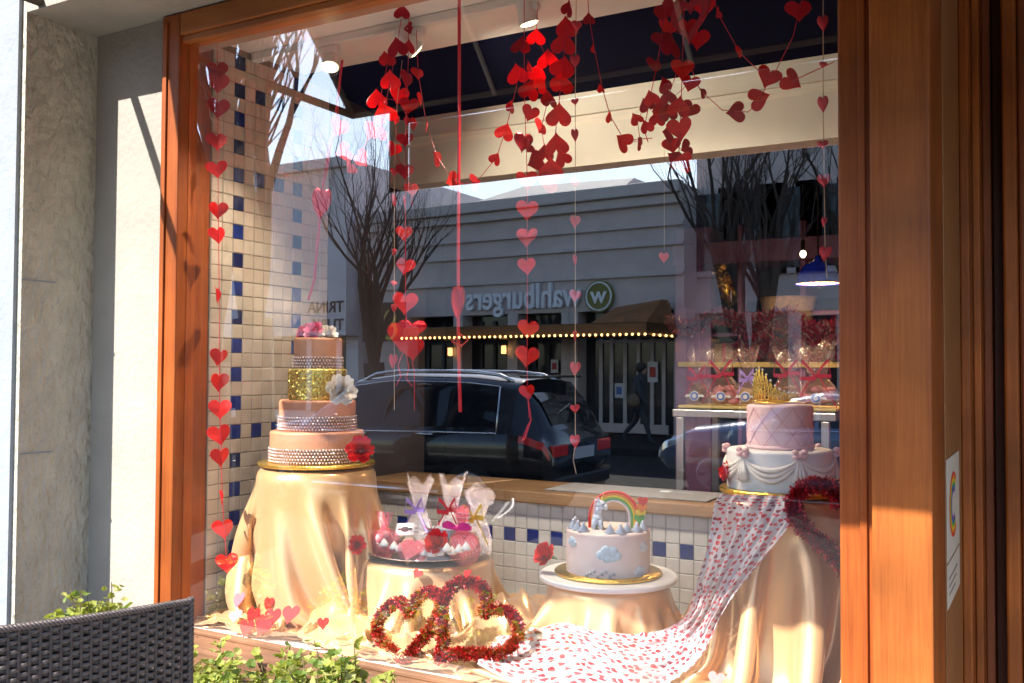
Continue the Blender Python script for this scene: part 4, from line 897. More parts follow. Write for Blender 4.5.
# ---- tinsel hearts
TINS = mat('red_tinsel', (0.48, 0.004, 0.012), 0.28, metal=0.35); TINS2 = mat('deep_red_tinsel', (0.22, 0.003, 0.008), 0.3, metal=0.35)
def tinsel_heart(c, w, ux, uy, label, n=8500, rad=0.022, tail=1.0, seed=0):
    rg = random.Random(seed); t = thing('tinsel_heart', label, 'tinsel heart', c, 0, 'red tinsel hearts'); ux, uy = Vector(ux).normalized(), Vector(uy).normalized(); nn = ux.cross(uy)
    hp = heart_pts(120); L = [0]
    for i in range(120): L.append(L[-1] + math.dist(hp[i], hp[(i + 1) % 120]))
    def pt(f):
        s = f * L[-1]; i = max(j for j in range(121) if L[j] <= s + 1e-9); i = min(i, 119); a = (s - L[i]) / (L[i + 1] - L[i] + 1e-9); p0, p1 = hp[i], hp[(i + 1) % 120]
        return Vector(c) + ux * (w * (p0[0] + (p1[0] - p0[0]) * a)) + uy * (w * tail * (p0[1] + (p1[1] - p0[1]) * a))
    b = MB()
    for q in range(n):
        p = pt(rg.random()); d = Vector((rg.gauss(0, 1), rg.gauss(0, 1), rg.gauss(0, 1))).normalized(); l = rad * rg.uniform(0.55, 1.15); wv = d.orthogonal().normalized(); wv.rotate(Matrix.Rotation(rg.uniform(0, 6.28), 3, d)); ww = rg.uniform(0.0014, 0.0026)
        e = p + d * l; e.z = max(e.z, 0.842); e.y = max(e.y, 0.006); p2 = p + d * (l * 0.5) + Vector((0, 0, 0.002)); p2.z = max(p2.z, 0.842); p2.y = max(p2.y, 0.006)
        b.add([p - wv * ww, p + wv * ww, p2 + wv * ww, p2 - wv * ww, e + wv.cross(d) * ww, e - wv.cross(d) * ww], [(0, 1, 2, 3), (3, 2, 4, 5)], 0 if rg.random() < 0.6 else 1)
    b.build('tinsel', [TINS, TINS2], t)
    b = MB(); b.tube([pt(i / 60) for i in range(60)], 0.004, 6, closed=True); b.build('wire', TINS2, t)
pa = px(407, 632, 0.095); pb = px(468, 629, 0.085); upv = Vector((0, 0.45, 1)).normalized()
tinsel_heart(pa, 0.225, (0.93, 0, 0.36), (-0.34, 0.62, 0.74), 'red tinsel heart lying left of its twin on the satin', rad=0.020, seed=2)
tinsel_heart(pb, 0.225, (0.84, 0, -0.54), (0.48, 0.60, 0.66), 'red tinsel heart leaning over its twin beside the heart print scarf', rad=0.020, seed=4)
pc = px(842, 526, 0.25); tinsel_heart(pc, 0.21, (1, 0.1, 0.1), (-0.1, 0.2, 1), 'red tinsel heart hanging at the right edge behind the frame', rad=0.024, n=6500, seed=5)

# ---- paper hearts on the satin
hm = MB(); hp = heart_pts(20)
def scatter(u, v, wpx, lab, tilt, seed, m=RED_PAPER):
    Y = 0.1
    for _ in range(5):
        p = px(u, v, Y); f = front_y(p.x, p.z, Y); Y = max(0.012, min(f - 0.004, 0.3))
    p = px(u, v, Y); p.z = max(p.z, 0.836); w = msz(wpx, p); rg = random.Random(seed)
    ux = Vector((1, rg.uniform(-.3, .3), rg.uniform(-.25, .25))).normalized(); uy = Vector((rg.uniform(-.4, .4), tilt, 1)).normalized(); uy = (uy - ux * uy.dot(ux)).normalized(); nn = ux.cross(uy)
    b = MB(); b.grid(lambda a, c: Vector((0, 0, 0)), 1, 1); b = MB(); b.prism([(x * w, y * w) for x, y in hp], p, ux, uy, nn * 0.0012); o = b.build('paper_heart', m); tag(o, lab, 'paper heart', 'paper hearts on the satin')
PINKP = mat('pink_paper', (0.75, 0.16, 0.20), 0.45)
scatter(238, 601, 20, 'pink paper heart standing on the satin left of the red ones', 0.4, 1, PINKP)
scatter(235, 617, 16, 'small pink paper heart lying at the front left corner of the satin', 0.8, 2, PINKP)
scatter(252, 616, 20, 'red paper heart beside the pink ones on the satin', 0.6, 3)
scatter(262, 627, 24, 'red paper heart lowest on the satin by the sill', 0.5, 4)
scatter(290, 615, 22, 'folded red paper heart right of the cluster on the golden satin', 0.7, 5)
scatter(323, 624, 14, 'small red paper heart alone in a satin fold', 0.3, 6)
scatter(417, 574, 12, 'tiny red heart lying on the satin just below the silver tray', 0.9, 7)
scatter(467, 574, 10, 'tiny red heart on the satin right below the tray edge', 0.9, 8)
scatter(246, 629, 20, 'red paper heart tucked below the pink ones at the sill', 0.5, 11)
scatter(272, 618, 22, 'red paper heart tilted between the cluster and the folded one', 0.45, 12)
scatter(268, 604, 15, 'small red heart higher up in a fold of the golden satin', 0.5, 13)
scatter(716, 680, 18, 'red paper heart at the bottom on the right golden satin', 0.6, 9)
# ================================================================== heart garlands
def bent_heart(bend=0.10):
    me = MB(); hp = heart_pts(26); n = len(hp)
    def z(x, y): return bend * x * x * 1.6 + 0.03 * y
    vs = [(0, 0, 0.008)] + [(x, z(x, y) + 0.008, y) for x, y in hp]; vs = [(x, y, w) for x, y, w in vs]
    f = [(x, y, w) for (x, y, w) in vs]; bk = [(x, y + 0.016, w) for (x, y, w) in vs]
    fs = [(0, 1 + (i + 1) % n, 1 + i) for i in range(n)] + [(n + 1, n + 2 + i, n + 2 + (i + 1) % n) for i in range(n)] + [(1 + i, 1 + (i + 1) % n, n + 2 + (i + 1) % n, n + 2 + i) for i in range(n)]
    me.add(f + bk, fs); return me
def puffy_heart(depth_=0.30):
    b = MB(); hp = heart_pts(30); n = len(hp); rings = [(1.0, 0.0), (0.93, 0.45), (0.75, 0.75), (0.45, 0.95), (0.15, 1.0)]
    vs = []; fs = []
    for side in (-1, 1):
        o = len(vs)
        for (k, h_) in rings: vs += [(x * k, side * h_ * depth_ * 0.5, y * k) for x, y in hp]
        vs.append((0, side * depth_ * 0.5, 0))
        for r in range(len(rings) - 1):
            for i in range(n):
                q = (o + r * n + i, o + r * n + (i + 1) % n, o + (r + 1) * n + (i + 1) % n, o + (r + 1) * n + i); fs.append(q if side < 0 else q[::-1])
        for i in range(n):
            q = (o + (len(rings) - 1) * n + i, o + (len(rings) - 1) * n + (i + 1) % n, o + len(rings) * n); fs.append(q if side < 0 else q[::-1])
    b.add(vs, fs); return b
def proto(mb, m, smooth):
    me = bpy.data.meshes.new('heart'); me.from_pydata(mb.v, [], mb.f); me.materials.append(m)
    if smooth: me.polygons.foreach_set('use_smooth', [True] * len(me.polygons))
    me.update(); return me
RED2 = paper('dark_red_paper', (0.52, 0.008, 0.014)); RED3 = paper('bright_red_paper', (0.85, 0.022, 0.012))
HM = {'p': [proto(bent_heart(0.22), RED_PAPER, False), proto(bent_heart(-0.28), RED_PAPER, False), proto(bent_heart(0.05), RED_PAPER, False)], 'd': [proto(bent_heart(0.12), RED2, False)], 'b': [proto(bent_heart(-0.25), RED3, False), proto(bent_heart(0.3), RED3, False)],
      'f': [proto(puffy_heart(0.34), RED_FOIL, True)], 's': [proto(puffy_heart(0.45), PINK_FELT, True)]}
FACE = 29.7   # hearts face the pavement; yaw is measured from facing the viewer
def garland(label, Y, hearts, cord=None, cr=0.0011, cm=None, group='heart garlands hanging in the window', tails=(), name='heart_garland', cat='garland'):
    """hearts: (u, v, width px, kind, yaw deg, roll deg[, height factor]); cord: extra picture points of the string"""
    rg = random.Random(len(label) * 7 + len(hearts)); P0 = px(hearts[0][0], -6, Y)
    t = thing(name, label, cat, px(hearts[0][0], hearts[0][1], Y), 0, group)
    pts = []
    for h in hearts:
        u, v, w, k, yaw, roll = h[:6]; hf = h[6] if len(h) > 6 else 1.0; dy = h[7] if len(h) > 7 else 0.0
        p = px(u, v, Y + dy); W_ = msz(w, p)
        if k == 'k': pts.append(p); continue
        pts.append(p)
        me = rg.choice(HM[k]); o = bpy.data.objects.new('heart', me); C.objects.link(o); o.parent = t; o.location = p - t.location
        vx = math.degrees(math.atan2(-(p.x - CAM.x), (p.y - CAM.y)))
        o.rotation_euler = Euler((R(rg.uniform(-16, 16)), R(roll + rg.uniform(-9, 9)), R(vx + yaw + rg.uniform(-22, 22))), 'XYZ'); o.scale = (W_, W_, W_ * hf)
    cp = [px(u, v, Y) for u, v in cord] if cord else pts
    b = MB(); b.tube([p + Vector((0, 0.0015, 0)) for p in cp], cr, 5); b.build('string', cm or RED_RIB, t)
    for (path, r) in tails:
        b = MB(); b.tube([px(u, v, Y) for u, v in path], r, 5); b.build('ribbon_tail', cm or RED_RIB, t)
    return t
T = (('k', 0, 0),)
def K(u, v): return (u, v, 1, 'k', 0, 0)
garland('long paper heart garland hanging in front of the tiled wall by the left jamb', 0.06,
    [(217, 72, 22, 'd', 0, 0), (218, 84, 23, 'd', 5, 0), (218, 109, 23, 'd', -5, 0), (217, 142, 22, 'p', 10, 0), (217, 170, 22, 'p', -10, 0), (218, 211, 20, 'p', 10, 0), (218, 236, 20, 'p', 50, 0), (217, 296, 20, 'p', 66, 0), (219, 358, 20, 'b', 35, 0), (219, 383, 22, 'b', 20, 0), (220, 410, 23, 'b', 0, 0), (220, 436, 24, 'b', 0, 0), (221, 458, 22, 'b', 25, 0), (221, 498, 18, 'p', 75, 0), (224, 530, 23, 'b', 5, 5), (227, 564, 23, 'b', -10, 0)],
    cord=[(217, 30), (217, 60), (218, 211), (219, 300), (219, 383), (221, 458), (222, 500), (227, 570)])
garland('red ribbon with one long puffed foil heart beside the left ceiling spot', 0.16,
    [(321, 206, 20, 'f', 10, 0, 2.0)], cord=[(342, 60), (336, 110), (328, 150), (322, 190), (320, 215), (314, 280), (308, 300)], cr=0.004, tails=[([(340, 78), (331, 150), (325, 180)], 0.003)], name='heart_pendant', cat='heart pendant')
garland('short string of bright orange red hearts near the left ceiling spot', 0.22,
    [(338, 128, 22, 'b', 20, 20), (343, 152, 20, 'b', 30, 70), (350, 168, 18, 'b', 60, 40), (362, 160, 20, 'b', 30, -60), (372, 132, 20, 'b', 40, 30)], cord=[(338, 90), (338, 128), (343, 152), (352, 168), (372, 132), (385, 100)])
garland('paper heart garland with upside down hearts at the unlit ceiling spot', 0.15,
    [(402, 11, 17, 'd', 0, 180), (397, 46, 22, 'd', -10, 175), (390, 79, 22, 'p', 0, 172), (384, 112, 25, 'b', 0, 168), (380, 132, 17, 'b', 10, 190)], cord=[(406, -8), (402, 11), (397, 46), (390, 79), (384, 112), (380, 134)])
garland('paper heart string ending in pink balloon hearts right of the tall cake', 0.20,
    [(409, 46, 16, 'd', 50, 180), (407, 80, 20, 'd', 45, 5), (409, 106, 20, 'd', 20, 0), (405, 140, 18, 'd', 10, 0), (405, 172, 19, 'd', 25, 10), (404, 201, 12, 'p', 70, 0), (404, 234, 17, 'b', 10, 0), (405, 267, 20, 'p', 0, 0), (405, 304, 26, 'p', 10, 0), (412, 330, 30, 'f', 0, 0, 0.75, 0.03), (402, 338, 32, 'p', 10, 0), (412, 350, 26, 'p', 10, 0)],
    cord=[(408, -8), (408, 60), (405, 140), (405, 267), (406, 330), (414, 372), (414, 410)], tails=[([(404, 350), (398, 365), (401, 376), (396, 386)], 0.0016), ([(406, 352), (409, 368), (406, 378), (412, 386)], 0.0016)])
garland('pale beaded cord with small pink hearts left of the upside down hearts', 0.21,
    [(396, 120, 10, 's', 60, 0), (394, 172, 9, 's', 40, 0), (394, 200, 9, 's', 60, 0, 1.6), (394, 252, 8, 's', 50, 0), (394, 284, 7, 's', 0, 0), (394, 308, 9, 's', 60, 0), (393, 362, 9, 's', 20, 0, 2.0)], cord=[(402, 60), (397, 100), (394, 172), (394, 384), (394, 410)], cm=CORD)
garland('swag of paper hearts curving between the two upside down garlands', 0.17,
    [(418, 74, 15, 'b', 40, 0), (421, 100, 15, 'b', 55, 0), (427, 128, 14, 'p', 75, 0), (437, 157, 18, 'd', 50, 120), (452, 181, 19, 'b', 20, 75), (476, 182, 18, 'd', 30, 250), (496, 158, 15, 'p', 40, 205), (505, 131, 20, 'p', 0, 195), (511, 106, 15, 'd', 40, 190)], cord=[(416, 30), (418, 74), (427, 128), (437, 157), (452, 179), (464, 184), (476, 182), (496, 158), (505, 131), (512, 104), (520, 70)])
garland('wide plain red ribbon carrying one long foil heart and a bow over the car', 0.18,
    [(458, 306, 17, 'f', 20, 0, 2.6)], cord=[(459, -8), (459, 120), (458, 240), (458, 340), (460, 412)], cr=0.0048, tails=[([(452, 342), (460, 334), (468, 340), (461, 346), (452, 342)], 0.0025)], name='heart_pendant', cat='heart pendant')
garland('dark red heart string with a shiny faceted foil heart left of centre', 0.17,
    [(521, 44, 21, 'd', 5, 180), (517, 73, 23, 'd', 0, 180), (530, 89, 24, 'd', 10, 190), (541, 84, 18, 'b', 30, 220), (530, 66, 14, 'p', 50, 170), (530, 114, 19, 'd', 10, 25), (523, 143, 21, 'f', 0, 0, 1.1), (529, 148, 16, 'p', 30, 30), (535, 162, 22, 'd', 20, 60), (527, 181, 23, 'p', 5, 0), (527, 211, 23, 'p', 0, 0), (527, 238, 23, 'p', 0, 0), (527, 267, 20, 'p', 5, 0), (528, 330, 22, 'b', 0, 0), (527, 357, 25, 'b', 0, 0), (528, 393, 18, 'b', 10, 0)],
    cord=[(524, -8), (524, 90), (527, 180), (527, 393), (529, 418)], tails=[([(528, 398), (531, 420), (525, 438), (522, 441), (528, 425), (531, 420)], 0.0018)])
garland('bright heart string of upside down hearts hanging at the window centre', 0.14,
    [(568, 8, 18, 'd', 60, 180), (566, 26, 24, 'p', 10, 180), (564, 42, 26, 'p', 0, 180), (563, 66, 26, 'p', 0, 185), (561, 82, 26, 'p', 5, 178), (559, 114, 27, 'b', 0, 180), (556, 143, 26, 'b', 0, 184), (551, 168, 26, 'b', 0, 184), (547, 180, 26, 'p', 20, 90)], cord=[(569, -8), (566, 30), (561, 82), (551, 170), (547, 180)])
garland('swag of turned hearts right of the window centre', 0.15,
    [(589, 18, 14, 'd', 40, 180), (594, 48, 12, 'b', 55, 180), (601, 88, 11, 'b', 65, 170), (610, 116, 14, 'b', 50, 150), (623, 141, 22, 'b', 15, 130)], cord=[(587, -8), (589, 18), (594, 48), (602, 88), (610, 116), (624, 140), (652, 138)])
garland('thin pale cord with small stitched hearts hanging over the car window', 0.13,
    [(577, 26, 12, 's', 10, 0), (575, 62, 10, 's', 10, 0, 1.6), (575, 102, 8, 's', 0, 0), (575, 136, 8, 's', 30, 0, 2.0), (575, 183, 10, 's', 10, 0), (575, 222, 11, 's', 10, 0, 1.3), (575, 260, 6, 's', 60, 0, 2.0), (575, 296, 13, 's', 20, 0), (575, 336, 6, 's', 50, 0, 2.0), (575, 369, 11, 's', 0, 0, 1.5), (575, 409, 10, 's', 0, 0), (575, 442, 11, 's', 0, 0, 1.5)], cord=[(576, -8), (575, 100), (575, 442), (573, 460), (576, 474)], cm=CORD)
garland('crowded heart garland at the top right with a large hollow felt heart', 0.16,
    [(663, 14, 20, 'd', 10, 0), (662, 40, 22, 'd', 0, 0), (672, 46, 24, 'd', 20, 180), (688, 28, 20, 'p', 0, 0), (655, 66, 20, 'd', 40, 10), (651, 97, 18, 'p', 15, 150), (665, 84, 18, 'd', 30, 150), (646, 126, 16, 'p', 30, 160), (682, 70, 24, 'b', 0, 0), (679, 106, 24, 'p', 10, 180), (668, 112, 20, 'd', 30, 160), (680, 130, 27, 'b', 0, 0), (668, 133, 18, 'd', 30, 90), (674, 158, 20, 'd', 40, 120), (682, 162, 22, 'b', 20, 90)], cord=[(684, -8), (682, 70), (680, 130), (678, 164)], tails=[([(668, -8), (658, 60), (650, 98), (644, 130), (648, 142)], 0.0011)])
big = thing('hollow_heart', 'large hollow red felt heart hung above the crowded heart garland', 'felt heart', px(690, 20, 0.15)); hpz = heart_pts(60); b = MB(); pc_ = px(690, 22, 0.15); wz = msz(52, pc_)
e1, e2 = Vector((0.9, -0.4, 0)), Vector((0.03, 0, 1)); nrm_ = e1.cross(e2).normalized(); n = len(hpz)
vv = []
for k_, dd in ((1.0, -0.004), (0.62, -0.004), (0.62, 0.004), (1.0, 0.004)): vv += [pc_ + e1 * (x * wz * k_) + e2 * ((y + 0.02) * wz * k_) + nrm_ * dd for x, y in hpz]
b.add(vv, [(r * n + i, r * n + (i + 1) % n, ((r + 1) % 4) * n + (i + 1) % n, ((r + 1) % 4) * n + i) for r in range(4) for i in range(n)]); b.build('felt', mat('red_felt', (0.34, 0.008, 0.015), 0.85, noise=0.3, nscale=60), big)
b = MB(); b.tube([px(690, -10, 0.15), pc_ + e2 * 0.3 * wz], 0.002, 5); b.build('ribbon', RED_RIB, big)
garland('swag of bright hearts looping right from the hollow felt heart', 0.14,
    [(718, 14, 13, 'p', 50, 30), (740, 53, 14, 'b', 50, 20), (768, 78, 26, 'b', 0, 30), (799, 11, 27, 'p', 0, 0), (793, 81, 25, 'b', 10, -65), (760, 98, 24, 'p', 10, -100), (735, 112, 22, 'd', 30, 85), (703, 92, 12, 'd', 60, 120)], cord=[(712, -8), (718, 14), (740, 53), (760, 72), (776, 70), (793, 36), (799, 11), (804, -8)], tails=[([(692, 70), (700, 90), (722, 110), (748, 112), (760, 100), (768, 82)], 0.0011), ([(793, 81), (812, 72), (834, 62)], 0.0012)])
garland('thin cord of small stitched hearts hanging at the far right of the window', 0.08,
    [(823, 24, 11, 's', 10, 0, 1.8), (823, 65, 9, 's', 20, 0, 0.8), (823, 105, 11, 's', 0, 0, 1.8), (823, 145, 11, 's', 0, 0), (824, 181, 13, 's', 0, 0, 1.3), (824, 222, 7, 's', 40, 0, 1.6), (825, 254, 13, 's', 0, 0, 1.4)], cord=[(823, -8), (823, 105), (825, 254), (827, 278)], cm=CORD)
garland('single tiny red heart on a thread beside the mirrored canopy', 0.25,
    [(664, 258, 10, 's', 0, 0, 1.2)], cord=[(664, 150), (664, 250)], cm=CORD, cr=0.0006, name='heart_pendant', cat='heart pendant')

garland('loose strand of overlapping hearts filling the cluster by the unlit track spot', 0.24,
    [(411, 28, 17, 'd', 30, 175), (386, 58, 19, 'p', 15, 170), (377, 98, 22, 'd', 10, 165), (399, 96, 22, 'p', 25, 10), (412, 124, 18, 'd', 30, 0), (393, 150, 17, 'p', 40, 10), (412, 190, 16, 'd', 20, 0)], cord=[(410, -8), (411, 28), (388, 60), (380, 98), (398, 100), (411, 124), (395, 152), (411, 188), (412, 205)])
garland('second dark strand between the foil heart and the bright centre string', 0.25,
    [(536, 36, 20, 'd', 15, 180), (548, 58, 22, 'p', 20, 175), (538, 72, 22, 'd', 10, 190), (549, 98, 22, 'd', 25, 180), (541, 128, 20, 'p', 30, 30), (545, 152, 20, 'd', 20, 170), (562, 158, 19, 'p', 20, 140)], cord=[(538, -8), (536, 36), (547, 58), (540, 74), (548, 98), (541, 128), (545, 152), (556, 168)])
garland('back strand of hearts behind the hollow felt heart at the top right', 0.26,
    [(704, 8, 24, 'p', 15, 10), (674, 8, 24, 'd', 10, 0), (698, 40, 24, 'p', 15, 0), (668, 28, 22, 'b', 15, 5), (690, 84, 20, 'p', 20, 20), (661, 106, 20, 'd', 30, 170), (690, 110, 20, 'd', 25, 30), (672, 146, 20, 'p', 15, 0), (686, 148, 18, 'd', 40, 60)], cord=[(700, -8), (702, 10), (676, 10), (696, 40), (670, 30), (688, 84), (663, 106), (688, 110), (674, 146), (684, 150)])
garland('short strand of turned hearts reaching left from the top right cluster', 0.20,
    [(640, 142, 16, 'd', 40, 120), (636, 118, 15, 'p', 30, 150), (646, 104, 17, 'd', 20, 160), (657, 118, 18, 'p', 20, 170), (668, 96, 18, 'd', 25, 165)], cord=[(628, 140), (640, 142), (637, 120), (646, 104), (657, 118), (668, 96), (676, 74)])
# ================================================================== shop room behind (right side)
MAUVE = mat('mauve_shelf', (0.26, 0.13, 0.26), 0.6, noise=0.12); CASE = mat('brushed_steel', (0.62, 0.62, 0.64), 0.3, metal=0.8); YELB = mat('yellow_tray', (0.65, 0.50, 0.16), 0.45)
CY = 1.60
a = px(672, 408, CY); bq = px(836, 405, CY); ztop = a.z
case = thing('display_case', 'tall steel framed glass case carrying the wrapped gifts', 'display case', ((a.x + bq.x) / 2, CY + 0.25, 0))
b = MB(); b.box((a.x, CY, ztop - 0.035), (bq.x + 0.5 - 0.5, CY + 0.5, ztop - 0.004), bev=0.004); b.build('top', CASE, case)
for x in (a.x + 0.03, bq.x - 0.04):
    for y in (CY + 0.02, CY + 0.47):
        b = MB(); b.box((x - 0.015, y - 0.015, 0), (x + 0.015, y + 0.015, ztop - 0.036), bev=0.003); b.build('leg', CASE, case)
b = MB(); b.box((a.x + 0.05, CY + 0.004, 0.55), (bq.x - 0.06, CY + 0.01, ztop - 0.04)); b.build('glass_front', glassy('case_glass', 0.05, tr=0.9), case)
b = MB(); b.box((a.x + 0.05, CY + 0.05, 1.05), (bq.x - 0.06, CY + 0.46, 1.065)); b.build('shelf', CASE, case)
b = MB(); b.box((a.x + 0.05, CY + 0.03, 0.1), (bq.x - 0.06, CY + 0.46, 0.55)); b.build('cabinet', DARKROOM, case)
tb = thing('gold_tray_board', 'long gold board under the row of wrapped gift bags', 'board', ((a.x + bq.x) / 2, CY + 0.15, ztop)); b = MB(); b.box((a.x + 0.02, CY + 0.01, ztop), (bq.x, CY + 0.32, ztop + 0.012), bev=0.004); b.build('board', YELB, tb)
GIFT = [mat('gift_brown', (0.30, 0.15, 0.06), 0.6, noise=0.4, nscale=30), mat('gift_pink', (0.62, 0.24, 0.27), 0.6, noise=0.3, nscale=30), mat('gift_tan', (0.5, 0.33, 0.16), 0.6, noise=0.4, nscale=30)]
SEAL = mat('seal_blue', (0.10, 0.18, 0.55), 0.4); SEALW = mat('seal_white', (0.75, 0.75, 0.78), 0.4)
def fill_factory(i, w):
    def f(t, p):
        rg = random.Random(i); b = MB()
        for q in range(14): b.ball(p + Vector((rg.uniform(-w * .34, w * .34), rg.uniform(-.03, .03), 0.015 + rg.uniform(0, 0.055))), 0.02, 8, 6, (1.1, 0.8, 0.7))
        b.build('goodies', GIFT[i % 3], t, smooth=True)
        c = p + Vector((0.0, -w * 0.385, 0.035)); b = MB()
        b.prism([(0.016 * math.cos(x), 0.016 * math.sin(x)) for x in [k * math.pi / 8 for k in range(16)]], c, (1, 0, 0), (0, 0, 1), (0, 0.002, 0)); s = b.build('seal', SEAL, t)
        b = MB(); b.prism([(r_ * math.cos(x), r_ * math.sin(x)) for k in range(24) for x, r_ in [(k * math.pi / 12, 0.021 if k % 2 else 0.018)]], c + Vector((0, 0.002, 0)), (1, 0, 0), (0, 0, 1), (0, 0.001, 0))
        b.prism([(-0.04, -0.006), (-0.018, -0.002), (0.018, -0.002), (0.04, -0.006), (0.036, 0.006), (0.018, 0.005), (-0.018, 0.005), (-0.036, 0.006)], c + Vector((0, 0.0035, 0)), (1, 0, 0), (0, 0, 1), (0, 0.001, 0)); b.build('seal_ribbon', SEALW, t)
        b = MB(); b.prism([(0.009 * math.cos(x), 0.009 * math.sin(x)) for x in [k * math.pi / 6 for k in range(12)]], c - Vector((0, 0.0015, 0)), (1, 0, 0), (0, 0, 1), (0, 0.001, 0)); b.build('seal_center', SEALW, s)
    return f
CELLO_DIM = glassy('dim_cellophane', 0.22, rough=0.10, tr=0.86, diff=(0.016, 0.014, 0.016), bump=1.2)
MAGR = mat('crimson_ribbon', (0.45, 0.01, 0.05), 0.35)
for i, (u, w, lab) in enumerate(((698, 0.12, 'wrapped gift of pink sweets at the left end of the gold board'), (725, 0.15, 'wrapped gift of brown cookies with a wide red bow, second on the gold board'), (748, 0.10, 'slim wrapped gift with a lilac bow beside the tiara'), (786, 0.14, 'wrapped gift right behind the tiara with a red bow'), (819, 0.15, 'wrapped gift of dark cookies at the right end of the gold board'))):
    p = px(u, 400, CY + 0.12); p.z = ztop + 0.0125
    cello_bag(p, w * (0.86, 0.95, 0.8, 0.9, 1.0)[i], (0.09, 0.10, 0.085, 0.105, 0.095)[i], 0.03, (0.10, 0.085, 0.115, 0.08, 0.11)[i], lab, 'wrapped gifts on the gold board', PUR if i == 2 else MAGR, fill_factory(i, w), 20 + i, cat='wrapped gift', cm=CELLO_DIM, lean=(0.05, -0.06, 0.03, 0.08, -0.05)[i])
# shelving behind
SY = 2.5
x0, x1 = px(676, 300, SY).x, px(838, 300, SY).x
sh = thing('mauve_shelving', 'mauve shelving with dark backs behind the gift bags', 'shelving', ((x0 + x1) / 2, SY, 0))
def shz(v): return px(757, v, SY).z
b = MB(); b.box((x0, SY + 0.32, 0), (x1 + 0.6, SY + 0.36, 2.3)); b.build('back_panel', mat('shelf_back', (0.02, 0.02, 0.035), 0.5), sh)
for (u0, u1) in ((676, 711), (738, 742), (800, 806)):
    b = MB(); q0, q1 = px(u0, 300, SY).x, px(u1, 300, SY).x; b.box((q0, SY - 0.01, 0), (q1, SY + 0.3, 2.3), bev=0.004); b.build('upright', MAUVE, sh)
for v in (332, 312, 408): 
    b = MB(); z = shz(v); b.box((x0 + 0.02, SY + 0.004, z - 0.02), (x1 + 0.5, SY + 0.31, z), bev=0.003); b.build('shelf', MAUVE, sh)
b = MB(); z = shz(362); b.box((x0 + 0.02, SY - 0.03, z - 0.025), (x1 + 0.5, SY + 0.31, z), bev=0.003); b.build('shelf', YELB, sh)
b = MB(); b.box((x0 - 0.01, SY - 0.02, shz(262)), (x1 + 0.6, SY + 0.3, shz(240)), bev=0.004); b.build('cornice', MAUVE, sh)
# red tinsel garland along the shelf, basket, golden ornament, lamp
b = MB(); rg = random.Random(3); t = thing('tinsel_garland', 'thick red and silver tinsel garland along the mauve shelf', 'tinsel garland', px(757, 332, SY - 0.1))
for q in range(5200):
    f_ = rg.random(); p = px(672 + 166 * f_, 322 + 6 * math.sin(f_ * 16) + (8 if f_ > 0.72 else 0), SY - 0.09); d = Vector((rg.gauss(0, 1), rg.gauss(0, 0.8), rg.gauss(0, 1))).normalized(); l = rg.uniform(0.03, 0.075 if f_ > 0.4 else 0.05); w_ = d.orthogonal().normalized() * 0.0022
    b.add([p - w_, p + w_, p + d * l + w_, p + d * l - w_], [(0, 1, 2, 3)], 0 if rg.random() < 0.7 else 1)
for q in range(2600):
    f_ = rg.random(); p = px(738 + 100 * f_, 346 + 5 * math.sin(f_ * 20), SY - 0.05); d = Vector((rg.gauss(0, 1), rg.gauss(0, 0.8), rg.gauss(0, 1))).normalized(); l = rg.uniform(0.03, 0.07); w_ = d.orthogonal().normalized() * 0.0022
    b.add([p - w_, p + w_, p + d * l + w_, p + d * l - w_], [(0, 1, 2, 3)], 0 if rg.random() < 0.7 else 1)
b.build('tinsel', [mat('garland_red', (0.32, 0.02, 0.06), 0.3, metal=0.6), mat('garland_silver', (0.55, 0.40, 0.45), 0.25, metal=0.7)], t)
p = px(722, 300, SY + 0.05); t = thing('gold_ornament', 'slanting gold leaf ornament on the top shelf', 'ornament', p); b = MB(); rg = random.Random(9)
b.tube([px(714, 258, SY + 0.05), px(722, 282, SY + 0.05), px(732, 303, SY + 0.05)], [0.010, 0.025, 0.03], 10)
for q in range(80):
    f_ = rg.random(); c_ = px(713 + 20 * f_, 256 + 46 * f_, SY + 0.04); leaf_mesh(b, c_, 0.045, (rg.gauss(0, 1), rg.gauss(0, .6), rg.gauss(0, 1)), (rg.gauss(0, 1), -1, 0.3), 0)
b.build('leaves', GOLD, t, smooth=True)
p = px(788, 330, SY + 0.02); p.z = shz(332); t = thing('wicker_basket', 'pale round basket half hidden by the red tinsel', 'basket', p); b = MB(); b.lathe([(0, 0), (0.10, 0), (0.125, 0.14), (0.13, 0.16), (0.12, 0.16), (0.115, 0.14), (0.09, 0.01), (0, 0.01)], p, 28, wob=lambda a, i: 1 + 0.012 * math.sin(24 * a + i * 3)); b.build('bowl', mat('basket_tan', (0.5, 0.32, 0.18), 0.7, noise=0.3, nscale=60), t, smooth=True)
for (u, lab) in ((727, 'small brown box on the shelf below the tinsel'), (706, 'small pink box on the shelf at the left upright')):
    p = px(u, 340, SY + 0.1); p.z = shz(362) + 0.001; t = thing('gift_carton', lab, 'box', p); b = MB(); b.box(p + Vector((-0.06, -0.05, 0)), p + Vector((0.06, 0.05, 0.09)), bev=0.004); b.build('carton', GIFT[0] if u == 727 else GIFT[1], t); b = MB(); b.box(p + Vector((-0.008, -0.0525, 0)), p + Vector((0.008, 0.0525, 0.092)), bev=0.001); b.build('band', MAGR, t)
